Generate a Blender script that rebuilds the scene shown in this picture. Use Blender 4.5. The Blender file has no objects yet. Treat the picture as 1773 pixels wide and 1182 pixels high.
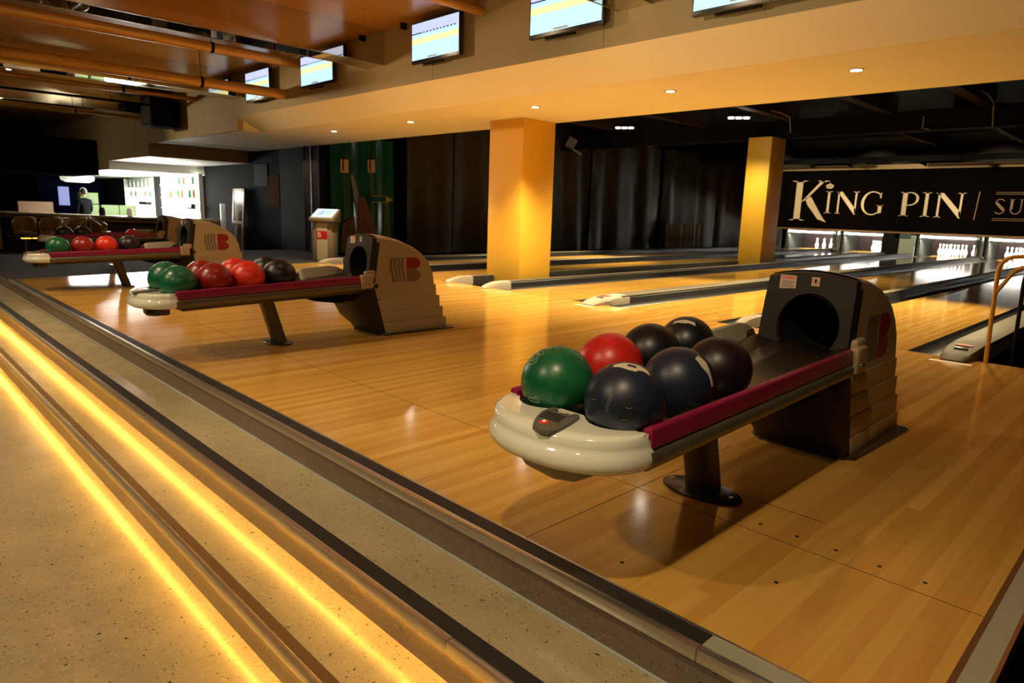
import bpy, bmesh, math, random
from mathutils import Vector, Matrix
random.seed(7)
PI = math.pi
sc = bpy.context.scene
COL = sc.collection

# ------------------------------------------------------------------ camera
def make_camera():
    f, yaw, pitch, roll, H = 1160.03, 0.7913, 0.1916, 0.0317, 0.957
    fwd = Vector((-math.sin(yaw)*math.cos(pitch), math.cos(yaw)*math.cos(pitch), -math.sin(pitch)))
    right = Vector((math.cos(yaw), math.sin(yaw), 0)); up = right.cross(fwd)
    r2 = right*math.cos(roll) + up*math.sin(roll); u2 = r2.cross(fwd)
    cd = bpy.data.cameras.new('camera'); cd.sensor_width = 36.0; cd.lens = f/1773*36
    cd.clip_start = 0.05; cd.clip_end = 200
    co = bpy.data.objects.new('camera', cd); COL.objects.link(co)
    m = Matrix(((r2.x, u2.x, -fwd.x, 0), (r2.y, u2.y, -fwd.y, 0), (r2.z, u2.z, -fwd.z, H), (0, 0, 0, 1)))
    co.matrix_world = m
    cd.dof.use_dof = True; cd.dof.focus_distance = 2.0; cd.dof.aperture_fstop = 9
    sc.camera = co
make_camera()

# ------------------------------------------------------------------ world, exposure, lamps
w = bpy.data.worlds.new('world'); sc.world = w; w.use_nodes = True
w.node_tree.nodes['Background'].inputs[0].default_value = (1.0, 0.72, 0.42, 1)
w.node_tree.nodes['Background'].inputs[1].default_value = 0.006
sc.view_settings.view_transform = 'Standard'; sc.view_settings.look = 'None'
sc.view_settings.exposure = 1.5; sc.view_settings.gamma = 1.0; sc.view_settings.use_curve_mapping = False
YWALL = 4.85; WARM = (1.0, 0.78, 0.48); WARMW = (1.0, 0.80, 0.50); COOL = (1.0, 0.97, 0.88); AMBER = (1.0, 0.50, 0.08)
def lamp(kind, loc, energy, color, size=0.1, target=None, spot=60, blend=0.5, sy=None):
    ld = bpy.data.lights.new(kind.lower() + '_lamp', kind); ld.energy = energy; ld.color = color
    if kind == 'SPOT': ld.spot_size = math.radians(spot); ld.spot_blend = blend; ld.shadow_soft_size = size
    elif kind == 'POINT': ld.shadow_soft_size = size
    elif kind == 'AREA':
        ld.size = size
        if sy: ld.shape = 'RECTANGLE'; ld.size_y = sy
    o = bpy.data.objects.new(ld.name, ld); COL.objects.link(o); o.location = loc
    if target: o.rotation_euler = (Vector(target)-Vector(loc)).to_track_quat('-Z', 'Y').to_euler()
    return o
DOWN = [(-10.17, 5.85), (-8.05, 5.84), (-5.63, 5.84), (-3.84, 5.86), (-2.15, 5.9), (-0.3, 5.9)]
for i, (x, y) in enumerate(DOWN):
    e = (80, 125, 165, 80, 16, 2)[i]
    lamp('SPOT', (x, y, 2.10), e, WARMW, 0.03, (x, y, 0), 110, 0.8)
# ceiling spots over the seating steps
for (x, y, e, t) in ((-0.35, -0.1, 62, (-1.35, 1.45, 0)), (-4.9, -0.2, 60, (-4.8, 1.9, 0)), (-8.6, -0.2, 55, (-8.5, 1.9, 0)),
                     (-3.4, 1.2, 42, (-3.2, 2.4, 0)), (-6.7, 1.4, 60, (-6.7, 2.4, 0)), (-0.3, -1.6, 10, (-0.9, 0.8, 0)),
                     (-2.2, -1.8, 58, (-2.0, 0.0, -.4)), (-5.0, -1.8, 58, (-5.0, 0, -.4)), (-8.5, -1.8, 38, (-8.5, 0, -.4))):
    lamp('SPOT', (x, y, 2.98), e, WARM, 0.05, t, {-0.35: 84, -0.3: 52, -3.4: 72}.get(x, 95), 0.7)
# added spots in mid air, no fixtures, to brighten the upper wall
for (x, y, tx, e) in ((-15.5, 2.2, -12.0, 52), (-11.6, 1.6, -8.0, 68), (-8.0, 1.4, -4.6, 68), (-4.2, 1.4, -1.2, 55)):
    lamp('SPOT', (x, y, 2.55), e, (1.0, .74, .42), 0.08, (tx, YWALL, 2.3), 100, 0.9)
# spot clusters over the lanes
for (x, y, e) in ((-9.4, 12.4, 600), (-6.56, 12.4, 120), (-5.0, 9.2, 220), (-4.9, 13.3, 150), (-3.6, 10.2, 350), (-2.2, 9.6, 320)):
    lamp('SPOT', (x, y, 2.8), e, (1.0, 0.80, 0.42), 0.05, (x-0.2, y-1.4+(1.2 if x == -6.56 else 0), 0), 130 if x == -6.56 else 80, 0.6)
for (x, e) in ((-9.4, 330), (-6.6, 300), (-3.8, 270)):
    lamp('SPOT', (x, 18.6, 2.5), e, WARMW, 0.05, (x, 23.5, 1.35), 56, 0.9)
# bar lights, with added points and upward spots for the ceilings
lamp('AREA', (-22.2, 5.9, 1.62), 90, COOL, 3.0, (-21.5, 5.9, 0), sy=1.2)
lamp('POINT', (-22.6, 6.0, 0.9), 90, COOL, 0.3)
lamp('SPOT', (-16.6, 6.2, 1.84), 9, COOL, 0.05, (-16.9, 7.0, 0.6), 90, 0.8)
lamp('POINT', (-18.5, 1.5, 2.4), 12, WARM, 0.3)
lamp('POINT', (-20.9, 6.0, 1.0), 90, COOL, 0.3)  # added bare point, whitens the bar ceiling
lamp('SPOT', (-18.4, 5.6, .7), 40, COOL, 0.2, (-18.0, 5.7, 2.1), 120, 1)  # added upward spot without fixture, brightens the bar soffit
lamp('SPOT', (-3.0, 2.0, 0.9), 30, WARM, 0.5, (-3.2, 3.2, 3.0), 150, 1.0)  # added uplight away from the bar, brightens wooden ceiling and soffit

# ------------------------------------------------------------------ materials
MATS = {}
def mat(name, color=(.5, .5, .5), rough=.5, metal=0, emit=None, strength=0, coat=0, spec=None, alpha=None, trans=0, bump=0, bscale=40, var=0, vscale=8):
    if name in MATS: return MATS[name]
    if emit and strength < 4: strength *= 0.36
    m = bpy.data.materials.new(name); m.use_nodes = True; nt = m.node_tree
    b = nt.nodes['Principled BSDF']; b.inputs['Base Color'].default_value = (*color, 1)
    b.inputs['Roughness'].default_value = rough; b.inputs['Metallic'].default_value = metal
    b.inputs['Coat Weight'].default_value = coat; b.inputs['Coat Roughness'].default_value = 0.05
    if spec is not None: b.inputs['Specular IOR Level'].default_value = spec
    if trans: b.inputs['Transmission Weight'].default_value = trans
    if emit: b.inputs['Emission Color'].default_value = (*emit, 1); b.inputs['Emission Strength'].default_value = strength
    tc = nt.nodes.new('ShaderNodeTexCoord')
    if var:
        n = nt.nodes.new('ShaderNodeTexNoise'); n.inputs['Scale'].default_value = vscale; n.inputs['Detail'].default_value = 6
        nt.links.new(tc.outputs['Object'], n.inputs['Vector'])
        r = nt.nodes.new('ShaderNodeMapRange'); r.inputs[3].default_value = 1-var; r.inputs[4].default_value = 1+var
        nt.links.new(n.outputs['Fac'], r.inputs[0])
        mx = nt.nodes.new('ShaderNodeMix'); mx.data_type = 'RGBA'; mx.blend_type = 'MULTIPLY'; mx.inputs[0].default_value = 1
        mx.inputs[6].default_value = (*color, 1); nt.links.new(r.outputs[0], mx.inputs[7]); nt.links.new(mx.outputs[2], b.inputs['Base Color'])
        rr = nt.nodes.new('ShaderNodeMapRange'); rr.inputs[3].default_value = max(0, rough-.06); rr.inputs[4].default_value = rough+.08
        nt.links.new(n.outputs['Fac'], rr.inputs[0]); nt.links.new(rr.outputs[0], b.inputs['Roughness'])
    if bump:
        n = nt.nodes.new('ShaderNodeTexNoise'); n.inputs['Scale'].default_value = bscale; n.inputs['Detail'].default_value = 4
        nt.links.new(tc.outputs['Object'], n.inputs['Vector'])
        bp = nt.nodes.new('ShaderNodeBump'); bp.inputs['Strength'].default_value = bump; bp.inputs['Distance'].default_value = .01
        nt.links.new(n.outputs['Fac'], bp.inputs['Height']); nt.links.new(bp.outputs[0], b.inputs['Normal'])
    MATS[name] = m; return m

def boards(name, wid, length, cols, rough=.14, grain=.14, axis='Y', gap=0.0):
    """strips running along Y (or X), each strip cut in boards of random tone"""
    m = bpy.data.materials.new(name); m.use_nodes = True; nt = m.node_tree; L = nt.links.new
    b = nt.nodes['Principled BSDF']
    tc = nt.nodes.new('ShaderNodeTexCoord'); sp = nt.nodes.new('ShaderNodeSeparateXYZ'); L(tc.outputs['Object'], sp.inputs[0])
    A, B = ('X', 'Y') if axis == 'Y' else ('Y', 'X')
    def M(op, a, c=None):
        n = nt.nodes.new('ShaderNodeMath'); n.operation = op
        for i, v in enumerate((a, c)):
            if v is None: continue
            if isinstance(v, (int, float)): n.inputs[i].default_value = v
            else: L(v, n.inputs[i])
        return n.outputs[0]
    u = M('DIVIDE', sp.outputs[A], wid); row = M('FLOOR', u)
    wn = nt.nodes.new('ShaderNodeTexWhiteNoise'); wn.noise_dimensions = '1D'; L(row, wn.inputs['W'])
    v = M('ADD', M('DIVIDE', sp.outputs[B], length), M('MULTIPLY', wn.outputs['Value'], 7.3)); cell = M('FLOOR', v)
    cb = nt.nodes.new('ShaderNodeCombineXYZ'); L(row, cb.inputs[0]); L(cell, cb.inputs[1])
    w2 = nt.nodes.new('ShaderNodeTexWhiteNoise'); w2.noise_dimensions = '3D'; L(cb.outputs[0], w2.inputs['Vector'])
    # grain
    mp = nt.nodes.new('ShaderNodeMapping'); mp.inputs['Scale'].default_value = (40, 1.6, 10) if axis == 'Y' else (1.6, 40, 10)
    ad = nt.nodes.new('ShaderNodeVectorMath'); ad.operation = 'ADD'; L(tc.outputs['Object'], ad.inputs[0])
    sc2 = nt.nodes.new('ShaderNodeVectorMath'); sc2.operation = 'SCALE'; L(w2.outputs['Color'], sc2.inputs[0]); sc2.inputs['Scale'].default_value = 5; L(sc2.outputs[0], ad.inputs[1])
    L(ad.outputs[0], mp.inputs[0])
    no = nt.nodes.new('ShaderNodeTexNoise'); no.inputs['Scale'].default_value = 1.5; no.inputs['Detail'].default_value = 5; L(mp.outputs[0], no.inputs['Vector'])
    fac = M('ADD', M('MULTIPLY', w2.outputs['Value'], 1-grain), M('MULTIPLY', no.outputs['Fac'], grain*1.6))
    cr = nt.nodes.new('ShaderNodeValToRGB'); L(fac, cr.inputs[0])
    e = cr.color_ramp.elements; e[0].position = .05; e[0].color = (*cols[0], 1); e[1].position = .95; e[1].color = (*cols[-1], 1)
    for i, c in enumerate(cols[1:-1]):
        x = e.new(.05 + .9*(i+1)/(len(cols)-1)); x.color = (*c, 1)
    out = cr.outputs[0]
    if gap:
        fr = M('FRACT', u); ed = M('LESS_THAN', fr, gap/wid)
        mx = nt.nodes.new('ShaderNodeMix'); mx.data_type = 'RGBA'; L(ed, mx.inputs[0]); L(out, mx.inputs[6]); mx.inputs[7].default_value = (*[c*.3 for c in cols[0]], 1)
        out = mx.outputs[2]
    L(out, b.inputs['Base Color'])
    n2 = nt.nodes.new('ShaderNodeTexNoise'); n2.inputs['Scale'].default_value = 3; L(tc.outputs['Object'], n2.inputs['Vector'])
    r = nt.nodes.new('ShaderNodeMapRange'); r.inputs[3].default_value = rough-.03; r.inputs[4].default_value = rough+.05; L(n2.outputs['Fac'], r.inputs[0]); L(r.outputs[0], b.inputs['Roughness'])
    MATS[name] = m; return m

def terrazzo(name, base, dark, light, rough, scale=1.0):
    m = bpy.data.materials.new(name); m.use_nodes = True; nt = m.node_tree; L = nt.links.new
    b = nt.nodes['Principled BSDF']; b.inputs['Roughness'].default_value = rough
    tc = nt.nodes.new('ShaderNodeTexCoord')
    mp = nt.nodes.new('ShaderNodeMapping'); mp.inputs['Scale'].default_value = (1, 1, 1); L(tc.outputs['Object'], mp.inputs[0])
    def noise(s, d=2):
        n = nt.nodes.new('ShaderNodeTexNoise'); n.inputs['Scale'].default_value = s*scale; n.inputs['Detail'].default_value = d; L(mp.outputs[0], n.inputs['Vector']); return n
    def ramp(a, p0, p1):
        r = nt.nodes.new('ShaderNodeMapRange'); r.inputs[1].default_value = p0; r.inputs[2].default_value = p1; r.clamp = True; L(a, r.inputs[0]); return r.outputs[0]
    def mix(f, a, c):
        x = nt.nodes.new('ShaderNodeMix'); x.data_type = 'RGBA'; L(f, x.inputs[0])
        for i, v in ((6, a), (7, c)):
            if isinstance(v, tuple): x.inputs[i].default_value = (*v, 1)
            else: L(v, x.inputs[i])
        return x.outputs[2]
    big = noise(5, 3); c = mix(ramp(big.outputs['Fac'], .35, .65), tuple(k*.90 for k in base), tuple(k*1.08 for k in base))
    n1 = noise(75, 2); c = mix(ramp(n1.outputs['Fac'], .60, .70), c, light)
    n2 = noise(100, 2); n2.inputs['Distortion'].default_value = .8; c = mix(ramp(n2.outputs['Fac'], .665, .70), c, dark)
    n3 = noise(260, 1); c = mix(ramp(n3.outputs['Fac'], .69, .74), c, tuple(k*.45 for k in base))
    L(c, b.inputs['Base Color']); MATS[name] = m; return m

boards('approach_wood', .044, 4.5, [(.47, .22, .038), (.55, .28, .052), (.61, .33, .066), (.69, .40, .095)], rough=.12, grain=.36)
boards('lane_wood', .0275, 1.6, [(.46, .22, .04), (.55, .29, .055), (.64, .37, .08)], rough=.10, grain=.25)
boards('ceiling_wood', 1.22, 2.44, [(.24, .115, .022), (.30, .145, .028), (.36, .178, .034)], rough=.28, grain=.5, gap=.012)
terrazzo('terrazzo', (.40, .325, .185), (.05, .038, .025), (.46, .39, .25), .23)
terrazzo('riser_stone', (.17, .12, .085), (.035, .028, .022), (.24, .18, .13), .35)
M_ = dict(
 nosing=mat('brushed_steel', (.62, .58, .50), .28, .9), strip=mat('black_grip', (.016, .014, .013), .55), strip3=mat('amber_lit_grip', (.11, .055, .022), .45),
 pale=mat('pale_plate', (.34, .33, .24), .35), browntrim=mat('brown_trim', (.14, .06, .025), .4), copper=mat('copper_edge', (.35, .15, .06), .35, .5),
 black=mat('black_matte', (.005, .0045, .004), .85, spec=.2), caulk=mat('caulk', (.42, .44, .38), .6),
 wall=mat('beige_paint', (.40, .32, .165), .6, var=.06, vscale=1.5), soffit=mat('soffit_paint', (.80, .75, .56), .6, var=.04, vscale=1.2), white=mat('white_paint', (.8, .79, .72), .55),
 yellow=mat('yellow_paint', (.72, .42, .035), .55, var=.05, vscale=1.5), yellow2=mat('yellow_tube', (.62, .30, .03), .35),
 dark=mat('dark_paint', (.004, .004, .004), .8, spec=.2), dark2=mat('charcoal_paint', (.0022, .0026, .0022), .8, spec=.04), dceil=mat('dark_ceiling_paint', (.004, .003, .002), .9, spec=.15), joist=mat('joist_paint', (.020, .013, .006), .8, spec=.2),
 curtain=mat('curtain_cloth', (.048, .036, .017), .6, spec=.3), carpet=mat('carpet', (.018, .013, .009), .95, bump=.5, bscale=300),
 gutter=mat('gutter_plastic', (.026, .026, .028), .42, spec=.35), cap=mat('cap_metal', (.11, .09, .06), .6, 0, spec=.25), capnose=mat('cap_nose_plastic', (.40, .35, .26), .3), capedge=mat('cap_edge', (.42, .22, .15), .3),
 cream=mat('cream_plastic', (.82, .82, .68), .12, coat=.7), beige=mat('beige_plastic', (.34, .26, .14), .42, bump=.05, bscale=500), grey=mat('grey_brown_plastic', (.018, .014, .010), .5, spec=.3, bump=.04, bscale=400),
 magenta=mat('magenta_bumper', (.24, .008, .050), .38), tube=mat('olive_metal', (.13, .115, .075), .32, .35), bed=mat('rack_bed', (.075, .060, .040), .3, .4),
 under=mat('underside_plastic', (.36, .33, .23), .5), pole=mat('pole_metal', (.10, .085, .06), .38, .4), plate=mat('base_plate', (.07, .06, .05), .3, .6), bolt=mat('bolt_steel', (.5, .45, .36), .3, .9),
 pad=mat('pad_plastic', (.12, .11, .085), .4), red=mat('logo_red', (.22, .008, .018), .4), redb=mat('button_red', (.6, .02, .03), .4, emit=(1, .05, .03), strength=.3), lgrey=mat('logo_grey', (.14, .11, .065), .4), ltan=mat('logo_tan', (.15, .095, .045), .45),
 tunnel=mat('tunnel_black', (.003, .003, .003), .7), chrome=mat('chrome_latch', (.7, .68, .6), .15, 1), sticker=mat('sticker_paper', (.62, .50, .40), .5), stred=mat('sticker_red', (.6, .05, .03), .5), stink=mat('sticker_ink', (.16, .07, .06), .5),
 frame=mat('screen_frame', (.008, .008, .009), .3), scr=mat('screen_sky', (.1, .1, .1), .3, emit=(.50, .82, 1.0), strength=1.25), scru=mat('screen_band', (.1, .1, .1), .3, emit=(.62, .68, 1.0), strength=1.05), scry=mat('screen_yellow', (.1, .1, .05), .3, emit=(.95, .82, .38), strength=1.2), scrk=mat('screen_dark', (.02, .02, .05), .3, emit=(.03, .03, .12), strength=1),
 mirror=mat('mirror', (.72, .66, .52), .025, 1), mframe=mat('mirror_edge', (.5, .42, .28), .2, .9), pipe=mat('orange_pipe', (.46, .24, .05), .35, .25, var=.12, vscale=5),
 lampon=mat('lamp_glow', (1, 1, 1), .5, emit=(1, .93, .72), strength=22), lampdeck=mat('deck_tube_glow', (1, 1, 1), .5, emit=(1, 1, .78), strength=3.0), barglow=mat('bar_panel_glow', (1, 1, 1), .5, emit=(1, 1, .88), strength=3.9),
 led=mat('amber_led', (1, .6, .1), .5, emit=(1.0, .50, .06), strength=23), ledbar=mat('amber_bar', (1, .6, .1), .5, emit=(1.0, .45, .05), strength=2.2),
 sign=mat('sign_board', (.004, .0028, .0022), 1, spec=0), letter=mat('sign_letter', (.62, .50, .30), .5), letter2=mat('sign_letter_bronze', (.26, .14, .06), .5),
 pinw=mat('pin_white', (.85, .85, .82), .25, coat=.4), pinr=mat('pin_red', (.55, .03, .03), .3), pindeck=mat('kickback_grey', (.035, .04, .035), .4), bay=mat('bay_red', (.02, .004, .004), .7), paleg=mat('pale_green_panel', (.32, .40, .33), .5), teal=mat('teal_panel', (.03, .09, .10), .5),
 bannerG=mat('banner_green', (.010, .105, .095), .18, bump=.15, bscale=3), bannerP=mat('banner_purple', (.02, .014, .05), .45), bannerT=mat('banner_brown', (.16, .05, .02), .35), bannerL=mat('banner_pale', (.25, .30, .40), .3), bannerY=mat('banner_yellow', (.55, .50, .03), .4),
 card=mat('card_paper', (.55, .38, .22), .6), kiosk=mat('kiosk_grey', (.20, .15, .09), .4), kioskp=mat('kiosk_panel', (.42, .36, .25), .45), kred=mat('kiosk_red', (.45, .01, .01), .4), white2=mat('print_white', (.7, .62, .5), .5),
 wood=mat('dark_wood', (.18, .085, .03), .35, var=.2, vscale=3), counterf=mat('counter_front', (.035, .018, .008), .5), stool=mat('stool_vinyl', (.30, .17, .05), .35), skin=mat('skin', (.45, .22, .13), .5), hair=mat('hair', (.015, .01, .008), .6), shirt=mat('black_shirt', (.003, .003, .004), .9, spec=.05),
 glassg=mat('bottle_green', (.02, .12, .04), .1), glassb=mat('bottle_brown', (.20, .07, .02), .1), glassc=mat('bottle_clear', (.45, .5, .45), .1), bluel=mat('blue_screen', (.1, .1, .2), .4, emit=(.28, .36, .85), strength=.6), bluew=mat('blue_wall', (.002, .003, .012), 1, spec=0),
 shade=mat('shade_glow', (.7, .7, .65), .5, emit=(.75, .78, .66), strength=.8), box=mat('carton', (.22, .13, .07), .7), boxg=mat('green_carton', (.10, .15, .06), .7), gold=mat('picture_gold', (.13, .045, .014), .9, spec=.05), mirg=mat('mirror_glass', (.45, .43, .38), .1, .9), mirw=mat('mirror_wood', (.24, .15, .07), .5), cord=mat('white_cable', (.30, .25, .17), .5),
 lanedot=mat('approach_dot_black', (.01, .008, .006), .4), seam=mat('seam_dark', (.05, .02, .006), .5))

# ------------------------------------------------------------------ helpers
class MB:
    def __init__(s): s.bm = bmesh.new()
    def box(s, x0, x1, y0, y1, z0, z1, bev=0, seg=2):
        t = bmesh.new(); bmesh.ops.create_cube(t, size=1)
        for v in t.verts: v.co = Vector(((x0+x1)/2 + v.co.x*(x1-x0), (y0+y1)/2 + v.co.y*(y1-y0), (z0+z1)/2 + v.co.z*(z1-z0)))
        if bev: bmesh.ops.bevel(t, geom=t.edges[:] + t.verts[:], offset=bev, segments=seg, affect='EDGES', profile=.5)
        s.add(t); return s
    def add(s, t, mtx=None):
        if mtx: bmesh.ops.transform(t, matrix=mtx, verts=t.verts)
        me = bpy.data.meshes.new('tmp'); t.to_mesh(me); t.free(); s.bm.from_mesh(me); bpy.data.meshes.remove(me); return s
    def face(s, pts):
        s.bm.faces.new([s.bm.verts.new(p) for p in pts]); return s
    def prism(s, pts2, a0, a1, axis='X', bev=0, seg=2):
        """extrude a 2D polygon; axis X: pts (y,z); axis Y: pts (x,z); axis Z: pts (x,y)"""
        t = bmesh.new()
        def P(p, a): return {'X': (a, p[0], p[1]), 'Y': (p[0], a, p[1]), 'Z': (p[0], p[1], a)}[axis]
        A = [t.verts.new(P(p, a0)) for p in pts2]; B = [t.verts.new(P(p, a1)) for p in pts2]; n = len(pts2)
        t.faces.new(A); t.faces.new(B[::-1])
        for i in range(n): t.faces.new([A[i], B[i], B[(i+1) % n], A[(i+1) % n]])
        bmesh.ops.recalc_face_normals(t, faces=t.faces)
        if bev: bmesh.ops.bevel(t, geom=t.edges[:], offset=bev, segments=seg, affect='EDGES', profile=.5)
        s.add(t); return s
    def tube(s, pts, r, n=10, caps=True):
        pts = [Vector(p) for p in pts]; rings = []
        rr = r if isinstance(r, (list, tuple)) else [r]*len(pts)
        prev = None
        for i, p in enumerate(pts):
            d = (pts[min(i+1, len(pts)-1)] - pts[max(i-1, 0)]).normalized()
            a = prev if prev is not None else (Vector((0, 0, 1)) if abs(d.z) < .9 else Vector((1, 0, 0)))
            u = d.cross(a).normalized(); v = u.cross(d).normalized(); prev = v
            rings.append([s.bm.verts.new(p + (u*math.cos(k*2*PI/n) + v*math.sin(k*2*PI/n))*rr[i]) for k in range(n)])
        for i in range(len(rings)-1):
            for k in range(n): s.bm.faces.new([rings[i][k], rings[i][(k+1) % n], rings[i+1][(k+1) % n], rings[i+1][k]])
        if caps: s.bm.faces.new(rings[0]); s.bm.faces.new(rings[-1][::-1])
        return s
    def lathe(s, prof, c=(0, 0, 0), n=24, sx=1, sy=1):
        rings = []
        for r, z in prof:
            rings.append([s.bm.verts.new((c[0]+sx*r*math.cos(2*PI*k/n), c[1]+sy*r*math.sin(2*PI*k/n), c[2]+z)) for k in range(n)])
        for i in range(len(rings)-1):
            for k in range(n): s.bm.faces.new([rings[i][k], rings[i][(k+1) % n], rings[i+1][(k+1) % n], rings[i+1][k]])
        s.bm.faces.new(rings[0][::-1]); s.bm.faces.new(rings[-1]); return s
    def sphere(s, c, r, u=48, v=24):
        t = bmesh.new(); bmesh.ops.create_uvsphere(t, u_segments=u, v_segments=v, radius=r); s.add(t, Matrix.Translation(c)); return s
    def grid(s, rows):
        V = [[s.bm.verts.new(p) for p in r] for r in rows]
        for i in range(len(V)-1):
            for j in range(len(V[0])-1): s.bm.faces.new([V[i][j], V[i][j+1], V[i+1][j+1], V[i+1][j]])
        return s
    def build(s, name, m, parent=None, smooth=True, ang=35, origin=None):
        bmesh.ops.remove_doubles(s.bm, verts=s.bm.verts, dist=1e-6)
        bmesh.ops.recalc_face_normals(s.bm, faces=s.bm.faces)
        me = bpy.data.meshes.new(name)
        if origin is not None: bmesh.ops.translate(s.bm, vec=-Vector(origin), verts=s.bm.verts)
        s.bm.to_mesh(me); s.bm.free()
        if smooth:
            for p in me.polygons: p.use_smooth = True
            try: me.set_sharp_from_angle(angle=math.radians(ang))
            except Exception: pass
        if m: me.materials.append(MATS[m] if isinstance(m, str) else m)
        o = bpy.data.objects.new(name, me); COL.objects.link(o)
        if origin is not None: o.location = origin
        if parent: o.parent = parent
        return o
def tag(o, label, cat, group=None, kind=None):
    o['label'] = label; o['category'] = cat
    if group: o['group'] = group
    if kind: o['kind'] = kind
    return o
def struct(o, kind='structure', label=None, cat=None):
    o['kind'] = kind
    if label: o['label'] = label
    if cat: o['category'] = cat
    return o
def empty(name, loc, rz=0):
    o = bpy.data.objects.new(name, None); COL.objects.link(o); o.location = loc; o.rotation_euler = (0, 0, rz); o.empty_display_size = .1; return o
def copy_tree(o, parent=None):
    c = o.copy(); COL.objects.link(c)
    if parent: c.parent = parent
    for ch in list(o.children): copy_tree(ch, c)
    return c
def text_mesh(mb, s, size, mtx, depth=0.0005, align='CENTER'):
    """lettering in Blender's built-in face, laid in the XY plane of mtx"""
    cu = bpy.data.curves.new('t', 'FONT'); cu.body = s; cu.size = size; cu.align_x = align; cu.align_y = 'CENTER'; cu.extrude = depth; cu.resolution_u = 3
    o = bpy.data.objects.new('t', cu); COL.objects.link(o); bpy.context.view_layer.update()
    me = bpy.data.meshes.new_from_object(o); t = bmesh.new(); t.from_mesh(me)
    bpy.data.objects.remove(o); bpy.data.curves.remove(cu); bpy.data.meshes.remove(me)
    mb.add(t, mtx); return mb

# ------------------------------------------------------------------ layout constants
YF = 5.72; LANE = 1.05; GUT = .23
B1, B2 = -1.115, -4.5
XL2, XL1, XL0, XM1, XM2 = -1.995, -3.62, -5.38, -7.75, -9.51
LANES = [XL2, XL1, XL0, XM1, XM2]
YE = 25.2

# ------------------------------------------------------------------ floors and steps
PX0 = -9.62
m = MB()
m.prism([(PX0, 1.345), (-.234, 1.345), (-.234, YF), (-10.55, YF)], -.02, 0, 'Z')
floor = struct(m.build('floor_approach', 'approach_wood', smooth=False))
# bed under the platform
struct(MB().prism([(PX0-.03, 1.28), (-.165, 1.28), (-.165, YF), (-10.6, YF)], -.40, -.021, 'Z').build('floor_platform_base', M_['black'], smooth=False))
def seam(x0, x1, y0, y1): MB().box(x0, x1, y0, y1, -.002, .0006).build('floor_seam', M_['seam'], floor, False)
seam(-.235-9.3, -.235, 1.9205, 1.9225); seam(-1.2815, -1.279, 1.345, 2.6); seam(-1.0, -.72, 2.150, 2.1535)
seam(-9.9, -.235, YF-.002, YF+.001); seam(-4.05, -4.047, 2.15, 2.45); seam(-4.45, -4.1, 2.32, 2.323)
for (x, y) in ((-.85, 1.985), (-.735, 1.99), (-.62, 1.992), (-.50, 1.99), (-.385, 1.99), (-.66, 1.68), (-1.0, 1.45), (-.91, 2.3), (-1.7, 2.6), (-2.1, 2.62), (-2.5, 2.62), (-3.2, 3.3)):
    MB().lathe([(.006, 0), (.006, .0008)], (x, y, 0), 12).build('approach_dot', M_['lanedot'], floor, False)
for (x, y) in ((-.87, 1.88), (-.42, 1.88), (-.33, 1.5)):
    MB().lathe([(.006, 0), (.006, .0007)], (x, y, 0), 12).build('approach_peg', MATS['approach_wood'], floor, False)
# platform edge trims
struct(MB().box(PX0, -.655, 1.285, 1.338, -.03, .002).build('trim_edge_black', M_['strip'], smooth=False))
struct(MB().box(PX0, -.165, 1.338, 1.346, -.03, .003).build('trim_edge_line', M_['nosing'], smooth=False))
struct(MB().box(-.655, -.222, 1.285, 1.338, -.03, .002).box(-.222, -.172, 1.285, YF, -.03, .002).build('trim_edge_pale', M_['pale'], smooth=False))
struct(MB().box(-.236, -.222, 1.338, YF, -.03, .0025).build('trim_edge_brown', M_['browntrim'], smooth=False))
struct(MB().box(-.172, -.163, 1.27, YF, -.06, .003).build('trim_edge_copper', M_['copper'], smooth=False))
def nosing(name, y, z, x0, x1):
    m = MB()
    xs = [x0, -.655, x1] if x1 > -.3 else [x0, x1]
    for a, b in zip(xs, xs[1:]): m.box(a+.0007, b-.0007, y, y+.024, z-.030, z+.003, .002, 2)
    return struct(m.build(name, M_['nosing']))
nosing('trim_nosing_top', 1.262, 0, PX0-.01, -.165)
STX0, STX1 = -10.4, .9
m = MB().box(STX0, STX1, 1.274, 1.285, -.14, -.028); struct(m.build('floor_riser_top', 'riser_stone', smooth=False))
struct(MB().box(STX0, STX1, 1.266, 1.275, -.136, -.131).build('trim_caulk', M_['caulk'], smooth=False))
# tread 2
struct(MB().box(STX0, STX1, 1.0, 1.275, -.17, -.135).build('floor_tread_upper', 'terrazzo', smooth=False))
struct(MB().box(STX0, STX1, 1.004, 1.058, -.14, -.133).build('trim_tread_black', M_['strip'], smooth=False))
m = MB(); 
for a, b in ((STX0, -1.2), (-1.2, STX1)): m.box(a+.001, b-.001, .980, 1.005, -.166, -.131, .002)
struct(m.build('trim_nosing_middle', M_['nosing']))
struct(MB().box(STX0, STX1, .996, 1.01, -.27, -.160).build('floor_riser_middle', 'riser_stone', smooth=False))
# tread 3
struct(MB().box(STX0, STX1, .76, 1.0, -.30, -.265).build('floor_tread_lower', 'terrazzo', smooth=False))
struct(MB().box(STX0, STX1, .752, .787, -.27, -.2635).build('trim_tread_lit', M_['strip3'], smooth=False))  # dark grip coloured brown for the amber LED light falling on it
struct(MB().box(STX0, STX1, .733, .753, -.296, -.262, .002).build('trim_nosing_lower', M_['nosing']))
struct(MB().box(STX0, STX1, .748, .762, -.40, -.290).build('floor_riser_lower', 'riser_stone', smooth=False))
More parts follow.
